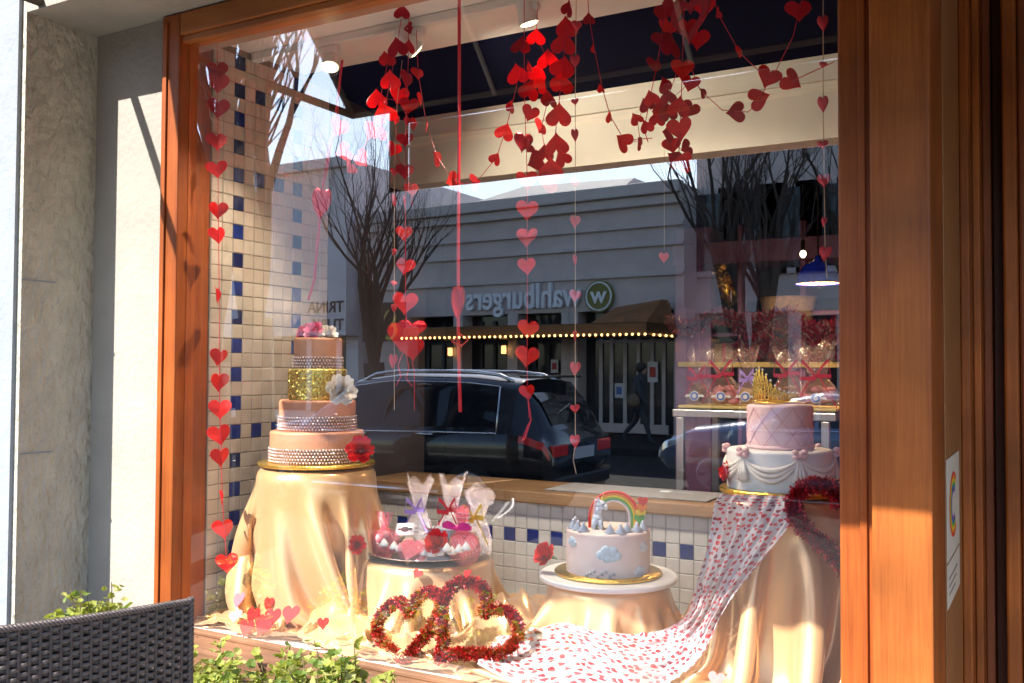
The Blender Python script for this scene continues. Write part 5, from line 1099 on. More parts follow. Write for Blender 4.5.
# jars of goods
for i in range(6):
    p = px(750 + 16 * i, 340, SY + 0.1); p.z = shz(362) + 0.001; t = thing('goods_bag', 'small clear bag of brown sweets on the yellow edged shelf', 'sweets bag', p, 0, 'sweet bags on the yellow edged shelf'); b = MB(); b.lathe([(0.03, 0), (0.04, 0.03), (0.036, 0.07), (0.012, 0.085), (0.03, 0.11)], p, 16, wob=lambda a, k: 1 + 0.06 * math.sin(5 * a + k)); b.build('bag', GIFT[i % 3], t, smooth=True)
lp = px(818, 284, 1.9); t = thing('pendant_lamp', 'pendant lamp with a deep blue dome shade over a warm rim', 'pendant lamp', lp); rL = msz(22, lp)
b = MB(); b.lathe([(rL * 1.0, 0), (rL * 0.97, 0.006), (rL * 0.9, rL * 0.45), (rL * 0.62, rL * 0.85), (rL * 0.2, rL * 1.05), (0.012, rL * 1.15), (0.012, rL * 1.3), (0.0, rL * 1.3)], lp, 40); b.f = [f_ for f_ in b.f if len(f_) == 4]; b.mi = [0] * len(b.f)
sh_ = b.build('shade', mat('blue_enamel', (0.01, 0.02, 0.28), 0.25, coat=0.5), t, smooth=True)
b = MB(); b.lathe([(rL * 0.965, 0.004), (rL * 0.88, rL * 0.44), (rL * 0.6, rL * 0.83), (0.01, rL * 1.03)], lp, 40); b.f = b.f[:-2]; b.mi = b.mi[:-2]; b.build('lining', mat('lit_lining', (0.80, 0.42, 0.17), 0.5), sh_, smooth=True)  # warm lamplight on the rim is put into the orange of the lining
b = MB(); b.tube([lp + Vector((0, 0, rL * 1.3)), (lp.x, lp.y, 3.25)], 0.004, 6); b.build('cord', BLACK, t)
b = MB(); b.ball(lp + Vector((0, 0, rL * 0.35)), 0.022, 12, 8); b.build('bulb', BULB, t, smooth=True)
l = bpy.data.lights.new('lamp_light', 'POINT'); l.energy = 5; l.color = (1, 0.72, 0.42); l.shadow_soft_size = 0.03; o = bpy.data.objects.new('lamp_light', l); C.objects.link(o); o.parent = t; o.location = (0, 0, rL * 0.12)
lp = px(803, 254, 2.2); t = thing('bare_bulb', 'small glowing bulb left of the blue pendant lamp', 'light bulb', lp); b = MB(); b.ball(lp, 0.013, 14, 10, (1, 1, 1.25)); b.build('bulb', BULB, t, smooth=True)
b = MB(); b.tube([lp + Vector((0, 0, 0.015)), lp + Vector((0, 0, 0.06))], 0.009, 10); b.tube([lp + Vector((0, 0, 0.06)), (lp.x, lp.y, 3.25)], 0.003, 6); b.build('socket', BLACK, t)
# ================================================================== in front: pavement, chair, planter
ASPH = mat('asphalt', (0.036, 0.036, 0.038), 0.95, noise=0.25, nscale=20, spec=0.08, bump=0.2, bscale=200)
CONC = mat('dark_paving', (0.040, 0.038, 0.036), 0.95, noise=0.2, nscale=4, spec=0.08, bump=0.15, bscale=120)
b = MB(); b.add([(-600, -600, -0.158), (600, -600, -0.158), (600, 600, -0.158), (-600, 600, -0.158)], [(0, 1, 2, 3)]); struct('ground', b, mat('earth', (0.12, 0.11, 0.09), 0.9, noise=0.3))
b = MB(); b.box((-60, -6.2, -0.154), (60, 0.01, 0.0), bev=0.012)
for i in range(-40, 41): pass
struct('pavement', b, CONC)
b = MB(); b.box((-60, -1.9, 0.0005), (60, 0.0, 0.006)); struct('bounce_strip', b, mat('bounce_stone', (0.52, 0.48, 0.42), 0.8, noise=0.2, nscale=6))  # unseen pale strip added to bounce sun up to the soffit, beam and hearts
b = MB(); b.box((-60, -16.2, -0.156), (60, -6.21, -0.150)); struct('road', b, ASPH)
b = MB()
for i in range(-12, 13): b.box((i * 5, -11.2, -0.149), (i * 5 + 2.5, -11.08, -0.146))
struct('road_markings', b, mat('road_paint', (0.7, 0.68, 0.6), 0.7, noise=0.2))
b = MB(); b.box((-60, -20.2, -0.154), (60, -16.21, 0.0), bev=0.012); struct('far_pavement', b, CONC)

# wicker chair: real woven strands
W1 = mat('wicker_strand', (0.085, 0.066, 0.066), 0.42, noise=0.3, nscale=40); W2 = mat('wicker_core', (0.012, 0.010, 0.010), 0.7)
TL = (cam_rot @ Vector((0, 0, 0)))
def cpt(u, v, d):
    return CAM + cam_rot @ Vector(((u - W / 2) / F * d, (H / 2 - v) / F * d, -d))
A = cpt(191, 597, 1.95); B = cpt(-2, 626, 1.74)
zt_ = (A.z + B.z) / 2; A.z = B.z = zt_
ux = (B - A); ux.z = 0; cw = 0.46; ux.normalize(); nb_ = ux.cross(Vector((0, 0, 1))).normalized()     # sideways, and outward normal
if nb_.dot(CAM - A) < 0: nb_ = -nb_
chair = thing('wicker_chair', 'dark brown woven wicker chair in front of the window', 'chair', Vector((A.x, A.y, 0)) + ux * cw * 0.5)
zb_c = 0.50; hgt = zt_ - zb_c; lean = 0.10
def cp(s, z, o): # s along width, z from top down, o outward (towards the viewer)
    f_ = (zt_ - z) / hgt; return A + ux * s + Vector((0, 0, z - zt_)) + nb_ * (o - lean * (-f_) * 0.0 + 0.018 * math.sin(math.pi * s / cw) * 1.0)
rowsN = 74; st_n = 26; pitch = hgt / rowsN; sp_ = cw / st_n
b = MB()
for r_ in range(rowsN):
    z = zt_ - 0.012 - (r_ + 0.5) * pitch; n_ = st_n * 4; vs = []
    jz = random.uniform(-0.0012, 0.0012); jo = random.uniform(0.75, 1.2); jp = random.uniform(-0.25, 0.25)
    for i in range(n_ + 1):
        s = cw * i / n_; ph = math.pi * (s / sp_ + r_); o_ = 0.0048 * jo * math.sin(ph + jp); zz = jz + 0.0008 * mnoise.noise((s * 18, r_ * 3.3, 0)) + 0.0009 * math.cos(ph)
        for (dz, do) in ((-0.46, -0.0006), (-0.3, 0.0009), (0.3, 0.0009), (0.46, -0.0006)): vs.append(cp(s, z + zz + dz * pitch * 0.98, o_ + do))
    b.add(vs, [(i * 4 + k, (i + 1) * 4 + k, (i + 1) * 4 + k + 1, i * 4 + k + 1) for i in range(n_) for k in range(3)])
wv = b.build('woven_back', W1, chair, smooth=True)
b = MB()
for i in range(st_n + 1):
    s = min(cw, i * sp_ + sp_ * 0.0); b.tube([cp(s, zt_ - 0.01, 0), cp(s, zb_c, 0)], 0.0032, 6)
b.build('stakes', W1, chair)
b = MB(); vs = [cp(s, z, -0.007) for z in (zt_ - 0.01, zb_c) for s in (0, cw)]; b.add(vs + [v_ - nb_ * 0.012 for v_ in vs], [(0, 1, 3, 2), (4, 6, 7, 5), (0, 4, 5, 1), (2, 3, 7, 6), (0, 2, 6, 4), (1, 5, 7, 3)]); b.build('back_core', W2, chair)
b = MB()
n_ = 150
for k in range(3): # wrapped top and side edges
    b.tube([cp(cw * i / n_, zt_ - 0.006 + 0.0035 * math.sin(i * 0.9 + k * 2.1), 0.0055 * math.cos(i * 0.9 + k * 2.1)) for i in range(n_ + 1)], 0.0042, 6)
    for s in (0, cw): b.tube([cp(s + 0.0035 * math.sin(i * 0.9 + k * 2.1), zt_ - hgt * i / n_, 0.0055 * math.cos(i * 0.9 + k * 2.1)) for i in range(n_ + 1)], 0.0042, 6)
b.build('wrapped_edge', W1, chair, smooth=True)
b = MB(); z = 0.50; q0, q1 = cp(0, z, -0.01), cp(cw, z, -0.01); q2, q3 = q1 - nb_ * 0.46, q0 - nb_ * 0.46
b.add([q0, q1, q2, q3] + [q - Vector((0, 0, 0.06)) for q in (q0, q1, q2, q3)], [(0, 1, 2, 3), (7, 6, 5, 4), (0, 4, 5, 1), (1, 5, 6, 2), (2, 6, 7, 3), (3, 7, 4, 0)]); b.build('seat', W1, chair)
for q in (q0, q1, q2, q3):
    b = MB(); m_ = (q0 + q1 + q2 + q3) / 4; c_ = q.lerp(m_, 0.06); b.tube([Vector((c_.x, c_.y, 0.47)), Vector((c_.x, c_.y, 0.0))], [0.02, 0.016], 10); b.build('leg', W2, chair)

# planter and its plants
PLB = mat('planter_grey', (0.26, 0.25, 0.24), 0.8, noise=0.3, bump=0.3)
pl = thing('planter_box', 'long grey planter box along the wall under the window', 'planter', (-1.45, -0.32, 0))
b = MB(); x0, x1, y0, y1, zt_p = -2.60, -0.52, -0.47, -0.17, 0.70
b.box((x0, y0, 0), (x1, y0 + 0.025, zt_p), bev=0.004); b.box((x0, y1 - 0.025, 0), (x1, y1, zt_p), bev=0.004); b.box((x0, y0 + 0.026, 0), (x0 + 0.025, y1 - 0.026, zt_p)); b.box((x1 - 0.025, y0 + 0.026, 0), (x1, y1 - 0.026, zt_p)); b.build('box', PLB, pl)
b = MB(); b.grid(lambda u, v: (x0 + 0.026 + (x1 - x0 - 0.052) * u, y0 + 0.026 + (y1 - y0 - 0.052) * v, zt_p - 0.03 + 0.012 * mnoise.noise((u * 60, v * 9, 0))), 90, 12); b.build('soil', mat('soil', (0.05, 0.035, 0.025), 0.95, noise=0.4, nscale=60), pl, smooth=True)
def leafmat(n, c, t):
    m = bpy.data.materials.new(n); m.use_nodes = True; nt = m.node_tree; bs = nt.nodes['Principled BSDF']; bs.inputs['Base Color'].default_value = (*c, 1); bs.inputs['Roughness'].default_value = 0.55
    tr_n = nt.nodes.new('ShaderNodeBsdfTranslucent'); tr_n.inputs[0].default_value = (*t, 1); mx = nt.nodes.new('ShaderNodeMixShader'); mx.inputs[0].default_value = 0.35
    nt.links.new(bs.outputs[0], mx.inputs[1]); nt.links.new(tr_n.outputs[0], mx.inputs[2]); nt.links.new(mx.outputs[0], nt.nodes['Material Output'].inputs[0]); return m
LV = [leafmat('leaf_lime', (0.30, 0.34, 0.06), (0.40, 0.45, 0.06)), leafmat('leaf_green', (0.14, 0.22, 0.04), (0.22, 0.32, 0.04)), leafmat('leaf_pale', (0.42, 0.42, 0.14), (0.45, 0.45, 0.1))]
STEM = mat('plant_stem', (0.16, 0.13, 0.06), 0.7)
def bedding(x, y, h, w, label, seed, n=330):
    rg = random.Random(seed); t = thing('bedding_plant', label, 'plant', (x, y, zt_p - 0.03), 0, 'bedding plants in the planter'); b = MB(); s = MB(); base = Vector((x, y, zt_p - 0.03))
    for k in range(16):
        a = rg.uniform(0, 6.28); r_ = w * math.sqrt(rg.random()); tip = base + Vector((r_ * math.cos(a), r_ * 0.75 * math.sin(a), h * rg.uniform(0.55, 1.0) * (1 - 0.35 * (r_ / w) ** 2))); mid = base.lerp(tip, 0.5) + Vector((rg.gauss(0, .012), rg.gauss(0, .012), 0.02))
        s.tube([base + Vector((rg.gauss(0, .02), rg.gauss(0, .02), 0)), mid, tip], [0.0028, 0.0022, 0.0012], 5)
        for q in range(n // 16):
            f_ = rg.uniform(0.35, 1.0); p = (mid.lerp(tip, (f_ - .35) / .65)) + Vector((rg.gauss(0, .012), rg.gauss(0, .012), rg.gauss(0, .006))); d = Vector((rg.gauss(0, 1), rg.gauss(0, 1), rg.uniform(-0.2, 0.9))).normalized(); nrm = Vector((rg.gauss(0, .5), rg.gauss(0, .5) - 0.2, 1)).normalized(); L = rg.uniform(0.016, 0.030) * (1.2 if f_ < .6 else 0.9); wv_ = d.cross(nrm).normalized(); nn_ = wv_.cross(d)
            # scalloped little leaf
            o_ = [(0, 0), (0.30, 0.18), (0.52, 0.12), (0.48, 0.45), (0.56, 0.62), (0.32, 0.78), (0.16, 0.98), (0, 0.92), (-0.16, 0.98), (-0.32, 0.78), (-0.56, 0.62), (-0.48, 0.45), (-0.52, 0.12), (-0.30, 0.18)]
            vs = [p + d * (L * 0.5) + nn_ * (-0.10 * L)] + [p + d * (L * yy) + wv_ * (L * xx) + nn_ * (0.25 * L * abs(xx)) for xx, yy in o_]
            b.add(vs, [(0, 1 + i, 1 + (i + 1) % 14) for i in range(14)], 0 if rg.random() < 0.55 else (1 if rg.random() < 0.6 else 2))
    b.build('leaves', LV, t); s.build('stems', STEM, t)
PLS = [(80, 592, -0.30, 0.16, 'plant with lime leaves behind the chair back by the pier'), (110, 596, -0.24, 0.15, 'plant with pale leaves by the recess wall behind the chair'), (52, 604, -0.36, 0.13, 'small plant with a few leaves at the foot of the rough pier'),
       (205, 648, -0.30, 0.17, 'leafy plant just right of the wicker chair corner'), (236, 654, -0.34, 0.14, 'low plant second from the wicker chair'), (284, 657, -0.28, 0.15, 'plant below the golden satin of the tall cake'), (325, 655, -0.32, 0.16, 'fuller plant below the paper hearts'), (360, 652, -0.27, 0.15, 'plant below the left tinsel heart'), (392, 668, -0.33, 0.12, 'small plant at the right end of the green row'), (150, 640, -0.36, 0.15, 'plant mostly hidden behind the wicker chair')]
for i, (u, v, y, w_, lab) in enumerate(PLS):
    p = px(u, v, y); bedding(p.x, y, max(0.14, p.z - zt_p + 0.075), w_ * 0.72, lab, i + 5)
# ================================================================== the street, seen mirrored in the glass
def FX(u, Y=20.2): return st(u, 370, Y).x
def FZ(u, v, Y=20.2): return st(u, v, Y).z
YF = -20.2
FAC = mat('grey_facade', (0.66, 0.56, 0.53), 0.8, noise=0.14, nscale=1.5); FAC2 = mat('grey_facade_trim', (0.64, 0.56, 0.53), 0.75, noise=0.08); FACD = mat('dark_front', (0.03, 0.03, 0.035), 0.5)
SHOPG = mat('shop_front_glass', (0.025, 0.028, 0.035), 0.06); ROOFM = mat('roof_membrane', (0.5, 0.47, 0.46), 0.8, noise=0.1); FACL = mat('light_facade', (0.72, 0.68, 0.70), 0.8, noise=0.06, nscale=1.5); BRZ = mat('bronze_metal', (0.16, 0.075, 0.03), 0.4, metal=0.5)
xa, xb = FX(688), FX(352)          # right and left ends as mirrored
rest = thing('burger_restaurant', 'long grey shop building with a burger restaurant sign and dark shop front', 'building', ((xa + xb) / 2, YF, 0))
zt_f = FZ(560, 197)
b = MB(); b.box((xb, YF - 12, 3.1), (xa, YF, zt_f)); b.box((xb, YF - 12, 0), (xa, YF - 0.5, 3.098)); b.build('wall', FAC, rest)
b = MB(); zz = [FZ(560, v) for v in (205, 232, 250, 278)]
b.box((xb, YF + 0.001, zt_f - 0.24), (xa, YF + 0.32, zt_f + 0.06), bev=0.03); b.box((xb, YF + 0.001, zt_f - 0.48), (xa, YF + 0.18, zt_f - 0.245), bev=0.02)
for z in zz[1:]: b.box((xb, YF + 0.001, z - 0.09), (xa, YF + 0.10, z), bev=0.01)
b.build('cornice', FAC2, rest)
# low hipped roof block rising behind
xr0, xr1 = FX(632, 25), FX(430, 25); zr0, zr1 = FZ(540, 200, 22), FZ(560, 181, 27)
b = MB(); b.add([(xr0, -22, zt_f - 0.1), (xr1, -22, zt_f - 0.1), (xr1, -34, zt_f - 0.1), (xr0, -34, zt_f - 0.1), (FX(622, 27), -27, zr1 - 0.15), (FX(508, 27), -27, zr1), (FX(508, 27), -30, zr1), (FX(622, 27), -30, zr1 - 0.15)], [(0, 1, 5, 4), (1, 2, 6, 5), (2, 3, 7, 6), (3, 0, 4, 7), (4, 5, 6, 7), (3, 2, 1, 0)]); b.build('roof', ROOFM, rest)
# sign
GRNL = mat('logo_green', (0.20, 0.19, 0.035), 0.5); LET = mat('sign_letter_white', (0.85, 0.87, 0.92), 0.4)
zs = FZ(523, 298); xL = FX(584.5); xR = FX(465)
s1 = text_mesh('sign_letters', 'wahlburgers', 0.92, ((xL + xR) / 2, YF + 0.11, zs), (-1, 0, 0), (0, 0, 1), LET, rest, ext=0.05)
mw = [v.co.x for v in s1.data.vertices]; k_ = abs(xR - xL) / (max(mw) - min(mw)); cx_ = (max(mw) + min(mw)) / 2
for v in s1.data.vertices: v.co.x = cx_ + (v.co.x - cx_) * k_
lx, lz, lr = FX(603), FZ(603, 297), 0.41
b = MB(); b.prism([(lr * math.cos(a), lr * math.sin(a)) for a in [i * math.pi / 18 for i in range(36)]], (lx, YF + 0.10, lz), (-1, 0, 0), (0, 0, 1), (0, 0.08, 0)); disc = b.build('sign_disc', GRNL, rest)
b = MB(); b.tube([(lx + (lr * 0.86) * math.cos(a), YF + 0.145, lz + lr * 0.86 * math.sin(a)) for a in [i * math.pi / 20 for i in range(40)]], 0.025, 6, closed=True); b.build('disc_ring', LET, disc)
text_mesh('disc_letter', 'w', 0.62, (lx, YF + 0.15, lz + 0.02), (-1, 0, 0), (0, 0, 1), LET, disc, ext=0.02)
# dark shop front: piers, glazing, doors
xs0, xs1 = FX(684), FX(398); b = MB(); b.box((xs1, YF - 0.49, 0.02), (xs0, YF - 0.46, 3.09)); b.build('shop_glazing', SHOPG, rest)
for u in (684, 574, 568, 512, 455, 398):
    b = MB(); x = FX(u); b.box((x - 0.16, YF - 0.455, 0), (x + 0.16, YF + 0.04, 3.096), bev=0.02); b.build('pier', FAC, rest)
for u in (595, 606, 620, 634, 648, 660, 540, 526, 484, 470, 430, 414):
    b = MB(); x = FX(u); b.box((x - 0.05, YF - 0.455, 0.02), (x + 0.05, YF - 0.40, 2.95), bev=0.01); b.build('mullion', FAC2 if u > 580 else FACD, rest)
for (u0, u1) in ((590, 665), (520, 566), (404, 508)):
    b = MB(); b.box((FX(u1), YF - 0.454, 2.3), (FX(u0), YF - 0.41, 2.38)); b.box((FX(u1), YF - 0.452, 0.02), (FX(u0), YF - 0.405, 0.55 if u0 < 590 else 0.25)); b.build('rail', FAC2 if u0 > 580 else FACD, rest)
PAPER = mat('poster_paper', (0.75, 0.74, 0.76), 0.6); PRED = mat('poster_red', (0.55, 0.05, 0.04), 0.6)
for (u, v, w_, h_) in ((643, 372, 11, 20), (608, 391, 10, 15), (556, 368, 10, 12), (540, 366, 9, 14)):
    p = st(u, v, 19.8); x, z = p.x, p.z; ww, hh = w_ * 24 / F / 2, h_ * 24 / F / 2
    b = MB(); b.box((x - ww, -19.79 - 0.81, z - hh), (x + ww, -20.595 + 0.005, z + hh)); po = b.build('poster', PAPER, rest)
    b = MB(); b.box((x - ww * 0.6, -20.585, z - hh * 0.5), (x + ww * 0.6, -20.580, z + hh * 0.5)); b.build('poster_picture', PRED if u != 608 else mat('poster_blue', (0.1, 0.2, 0.5), 0.6), po)
LITW = mat('warm_lamp', (1, 0.7, 0.35), 0.4, emit=(1.0, 0.5, 0.16), estr=2.6)
for (u, v) in ((447, 352), (503, 350)):
    p = st(u, v, 20.0); t = thing('wall_sconce', 'small lit lantern on the dark shop front, %s' % ('left one beside the foil heart' if u == 447 else 'right one under the sign'), 'wall lamp', p, 0, 'lanterns on the dark shop front'); b = MB(); b.box(p + Vector((-0.05, -0.05, -0.10)), p + Vector((0.05, 0.05, 0.12)), bev=0.01); b.build('glass', LITW, t)
    b = MB(); b.box(p + Vector((-0.09, -0.09, 0.121)), p + Vector((0.09, 0.09, 0.17)), bev=0.01); b.box(p + Vector((-0.07, -0.07, -0.13)), p + Vector((0.07, 0.07, -0.101)), bev=0.01); b.tube([p + Vector((0, -0.09, 0.15)), p + Vector((0, -0.6, 0.15))], 0.02, 6); b.build('cap', BLACK, t)
# canopy with bulbs
cz = FZ(540, 337, 18.4); ca, cb = FX(655, 18.4), FX(402, 18.4); YC = -18.4
cn = thing('bronze_canopy', 'bronze canopy along the shop front edged with tiny bulbs', 'canopy', ((ca + cb) / 2, YC, cz))
b = MB(); b.box((cb, YF + 0.05, cz), (ca, YC, cz + 0.30), bev=0.02); b.build('deck', BRZ, cn)
rl = FX(598, 18.4); b = MB(); b.add([(rl, YC + 0.0, cz + 0.302), (ca, YC, cz + 0.302), (ca, YF + 0.14, cz + 0.302), (rl, YF + 0.14, cz + 0.302), (rl, YF + 0.5, cz + 0.75), (ca - 0.2, YF + 0.5, cz + 0.9), (ca - 0.2, YF + 0.14, cz + 0.9), (rl, YF + 0.14, cz + 0.75)], [(0, 1, 5, 4), (1, 2, 6, 5), (2, 3, 7, 6), (3, 0, 4, 7), (4, 5, 6, 7), (3, 2, 1, 0)]); b.build('orange_lit_roof', mat('orange_lit_sheet', (0.42, 0.17, 0.05), 0.4, metal=0.4, noise=0.5, nscale=3), cn)  # orange light on the canopy end is put into the colour of this roof
LGT = mat('string_bulb', (1, 0.8, 0.45), 0.4, emit=(1.0, 0.55, 0.16), estr=5)
sl = thing('string_lights', 'row of tiny warm bulbs along the edge of the bronze canopy', 'string lights', ((ca + cb) / 2, YC + 0.03, cz)); b = MB(); b.tube([(cb, YC + 0.035, cz + 0.03), (ca, YC + 0.035, cz + 0.03)], 0.01, 5); b.build('wire', BLACK, sl)
bm_ = MB(); bm_.ball((0, 0, 0), 0.030, 8, 6); pro = None
for i in range(50):
    f_ = i / 45
    pos = Vector((cb + (ca - cb) * f_, YC + 0.06, cz + 0.02)) if i <= 45 else Vector((ca + 0.03, YC - 0.34 * (i - 45), cz + 0.02))
    if pro is None: pro = bm_.build('bulb', LGT, sl, smooth=True, local=True); o = pro
    else: o = pro.copy(); C.objects.link(o)
    o.parent = sl; o.location = pos - sl.location
# neighbour on the right as mirrored
xc = FX(1150); b = MB(); zt2 = FZ(690, 168) + 1.2; nb = thing('grey_neighbour_building', 'grey two storey building with dark upper windows right of the burger place', 'building', ((xa + xc) / 2, YF - 0.3, 0))
b.box((xa + 0.02, YF - 12, 0), (xc, YF - 0.6, zt2 + 0.8)); b.build('wall', FAC, nb)
b = MB(); b.box((xa + 0.02, YF - 0.598, zt2 + 0.55), (xc, YF - 0.25, zt2 + 0.85), bev=0.03); b.box((xa + 0.02, YF - 0.598, 3.0), (xc, YF - 0.4, 3.3), bev=0.02); b.build('cornice', FAC2, nb)
for u in (706, 746, 786, 828, 872):
    x = FX(u); b = MB(); b.box((x - 0.85, YF - 0.597, 3.9), (x + 0.85, YF - 0.52, 6.1), bev=0.02); f_ = b.build('window', FAC2, nb); b = MB(); b.box((x - 0.72, YF - 0.519, 4.05), (x + 0.72, YF - 0.51, 5.95)); b.build('pane', SHOPG, f_)
b = MB(); b.box((xa + 0.4, YF - 0.595, 0.1), (xc, YF - 0.55, 2.9)); b.build('shop_glazing', SHOPG, nb)
for u in (688, 740, 790, 840): x = FX(u); b = MB(); b.box((x - 0.15, YF - 0.54, 0), (x + 0.15, YF - 0.42, 2.99), bev=0.02); b.build('pier', FAC2, nb)
# white neighbour on the left with lettering
xd, xe = FX(348), FX(60); zt3 = FZ(320, 163); wb = thing('white_fashion_shop', 'pale shop building with dark capital letters on its upper wall', 'building', ((xd + xe) / 2, YF, 0))
b = MB(); b.box((xe, YF - 12, 2.6), (xd - 0.02, YF + 0.1, zt3)); b.box((xe, YF - 12, 0), (xd - 0.02, YF - 0.5, 2.598)); b.build('wall', FACL, wb)
b = MB(); b.box((xe, YF + 0.101, zt3 - 0.25), (xd - 0.02, YF + 0.3, zt3 + 0.05), bev=0.02); b.build('cornice', FACL, wb)
b = MB(); b.box((xe, YF - 0.49, 0.3), (xd - 0.5, YF - 0.45, 2.58)); b.build('shop_glazing', SHOPG, wb)
INK = mat('dark_lettering', (0.05, 0.04, 0.05), 0.6)
for (txt, v) in (('TRINA', 307), ('TURK', 325)):
    p0 = st(344, v, 20.1); text_mesh('wall_letters', txt, 0.48, (p0.x, YF + 0.115, p0.z), (-1, 0, 0), (0, 0, 1), INK, wb, ext=0.01, align='LEFT')
for u in (330, 300, 260): x = FX(u); b = MB(); b.box((x - 0.1, YF - 0.449, 0.3), (x + 0.1, YF - 0.40, 2.59), bev=0.01); b.build('mullion', FACL, wb)
# yellow shoe shaped sign hanging near the tree
p = st(384, 322, 19.6); t = thing('figure_sign', 'dark hanging sign with two yellow round figures beside the mirrored tree', 'sign', p); b = MB(); b.box(p + Vector((-0.75, -0.03, -0.55)), p + Vector((0.75, 0.03, 0.55)), bev=0.01); b.build('board', mat('sign_dark', (0.05, 0.03, 0.02), 0.6), t)
b = MB()
for sx in (-0.26, 0.26):
    for z, r_ in ((0.15, 0.20), (-0.2, 0.24)): b.tube([p + Vector((sx + r_ * 0.8 * math.cos(a), 0.05, z - 0.05 + r_ * math.sin(a))) for a in [i * math.pi / 10 for i in range(20)]], 0.055, 6, closed=True)
b.build('figures', mat('sign_yellow', (0.55, 0.48, 0.10), 0.5), t)
b = MB(); b.box(p + Vector((-0.03, -0.9, 0.2)), p + Vector((0.03, -0.031, 0.26))); b.build('bracket', BLACK, t)
# flower baskets / banners on the tree lamp: orange and green
p = st(366, 294, 15.0); 
# the restaurant front stands a few degrees askew to the shop window
piv = Vector((FX(540), YF, 0)); RA = R(3.5)
for o in [o for o in bpy.data.objects if o.parent is None and o.name.split('.')[0] in ('burger_restaurant', 'bronze_canopy', 'string_lights', 'wall_sconce')]:
    o.location = piv + Matrix.Rotation(RA, 3, 'Z') @ (o.location - piv); o.rotation_euler.z += RA
# ---------------------------------------------------------------- bare street trees
BARK = mat('bark', (0.075, 0.055, 0.045), 0.9, noise=0.4, nscale=12, bump=0.5, bscale=30); BARKL = mat('pale_bark', (0.17, 0.13, 0.10), 0.9, noise=0.4, nscale=12, bump=0.5, bscale=30)
def tree(base, label, stems, trunk_h, trunk_r, seed, spread=0.35, levels=4, L0=1.6, m=BARK, up=0.9, twig=3):
    rg = random.Random(seed); t = thing('street_tree', label, 'tree', base, 0, 'bare street trees'); tb_ = MB(); cb_ = MB(); B0 = Vector(base)
    fork = B0 + Vector((rg.gauss(0, .04), rg.gauss(0, .04), trunk_h))
    if trunk_h > 0.2: tb_.tube([B0 - Vector((0, 0, 0.05)), B0 + Vector((0, 0, 0.15)), B0.lerp(fork, 0.5) + Vector((rg.gauss(0, .03), rg.gauss(0, .03), 0)), fork + Vector((0, 0, 0.05))], [trunk_r * 1.35, trunk_r * 1.05, trunk_r * 0.95, trunk_r], 10)
    def branch(p, d, L, r, lv):
        n = 5; pts = [p]; q = p.copy(); dd = d.copy(); rs = [r]
        for i in range(n):
            dd = (dd + Vector((rg.gauss(0, .09), rg.gauss(0, .09), 0.06 * up))).normalized(); q = q + dd * (L / n); pts.append(q.copy()); rs.append(r * (1 - 0.55 * (i + 1) / n))
        (tb_ if lv == 0 else cb_).tube(pts, rs, 7 if lv < 2 else (5 if lv == 2 else 3), caps=False)
        if lv >= levels: return
        nc = {0: 4, 1: 4, 2: 3, 3: twig}.get(lv, 2)
        for c_ in range(nc):
            f_ = rg.uniform(0.35, 1.0) if c_ else 1.0; i = min(n - 1, int(f_ * n)); pp = pts[i].lerp(pts[i + 1], f_ * n - i if f_ < 1 else 1.0)
            axis = Vector((rg.gauss(0, 1), rg.gauss(0, 1), rg.gauss(0, .4))).normalized(); d2 = (dd + axis * rg.uniform(0.3, 0.75) + Vector((0, 0, 0.25 * up))).normalized()
            branch(pp, d2, L * rg.uniform(0.5, 0.78), max(0.0035, rs[i] * rg.uniform(0.45, 0.65)), lv + 1)
    for s in range(stems):
        a = 2 * math.pi * (s + rg.random() * 0.6) / stems; branch(fork, Vector((spread * math.cos(a), spread * math.sin(a), 1)).normalized(), L0 * rg.uniform(0.85, 1.15), trunk_r * rg.uniform(0.45, 0.65), 0)
    tb_.build('trunk', m, t, smooth=True); cb_.build('crown', m, t, smooth=True)
p = st(374, 440, 13.8); p.z = 0 - 0.0
p = Vector((FX(374, 14.6), -14.6 - 2.0, 0)); p.x = st(374, 400, 16.6).x; tree(p, 'bare vase shaped tree with dark trunk mirrored left of the hanging ribbon', 5, 1.7, 0.26, 5, 0.26, 4, 2.7, twig=2)
p = Vector((st(752, 400, 17.2).x, -17.2, 0)); tree(p, 'bare many stemmed tree mirrored above the gift bags', 7, 1.4, 0.24, 8, 0.38, 4, 2.9, twig=2)
p = Vector((st(257, 400, 4.4).x, -4.4, 0)); tree(p, 'tall many stemmed bare tree mirrored over the tiled wall', 5, 2.0, 0.19, 17, 0.20, 4, 2.3, BARK, 1.1, 3)
p = Vector((st(212, 400, 5.2).x, -5.2, 0)); tree(p, 'bare tree with slim dark stems mirrored next to the left jamb', 10, 1.6, 0.24, 44, 0.13, 3, 2.6, BARK, 1.1, 2)
p = Vector((st(338, 400, 30).x, -32, 0)); tree(p, 'far bare bare tree showing behind the awning corner', 6, 2.2, 0.30, 23, 0.40, 4, 3.6, BARK, 0.8, 2)
p = Vector((st(880, 400, 17.2).x, -17.2, 0)); tree(p, 'bare tree further along the far pavement beyond the window edge', 6, 1.5, 0.24, 29, 0.3, 3, 2.6)
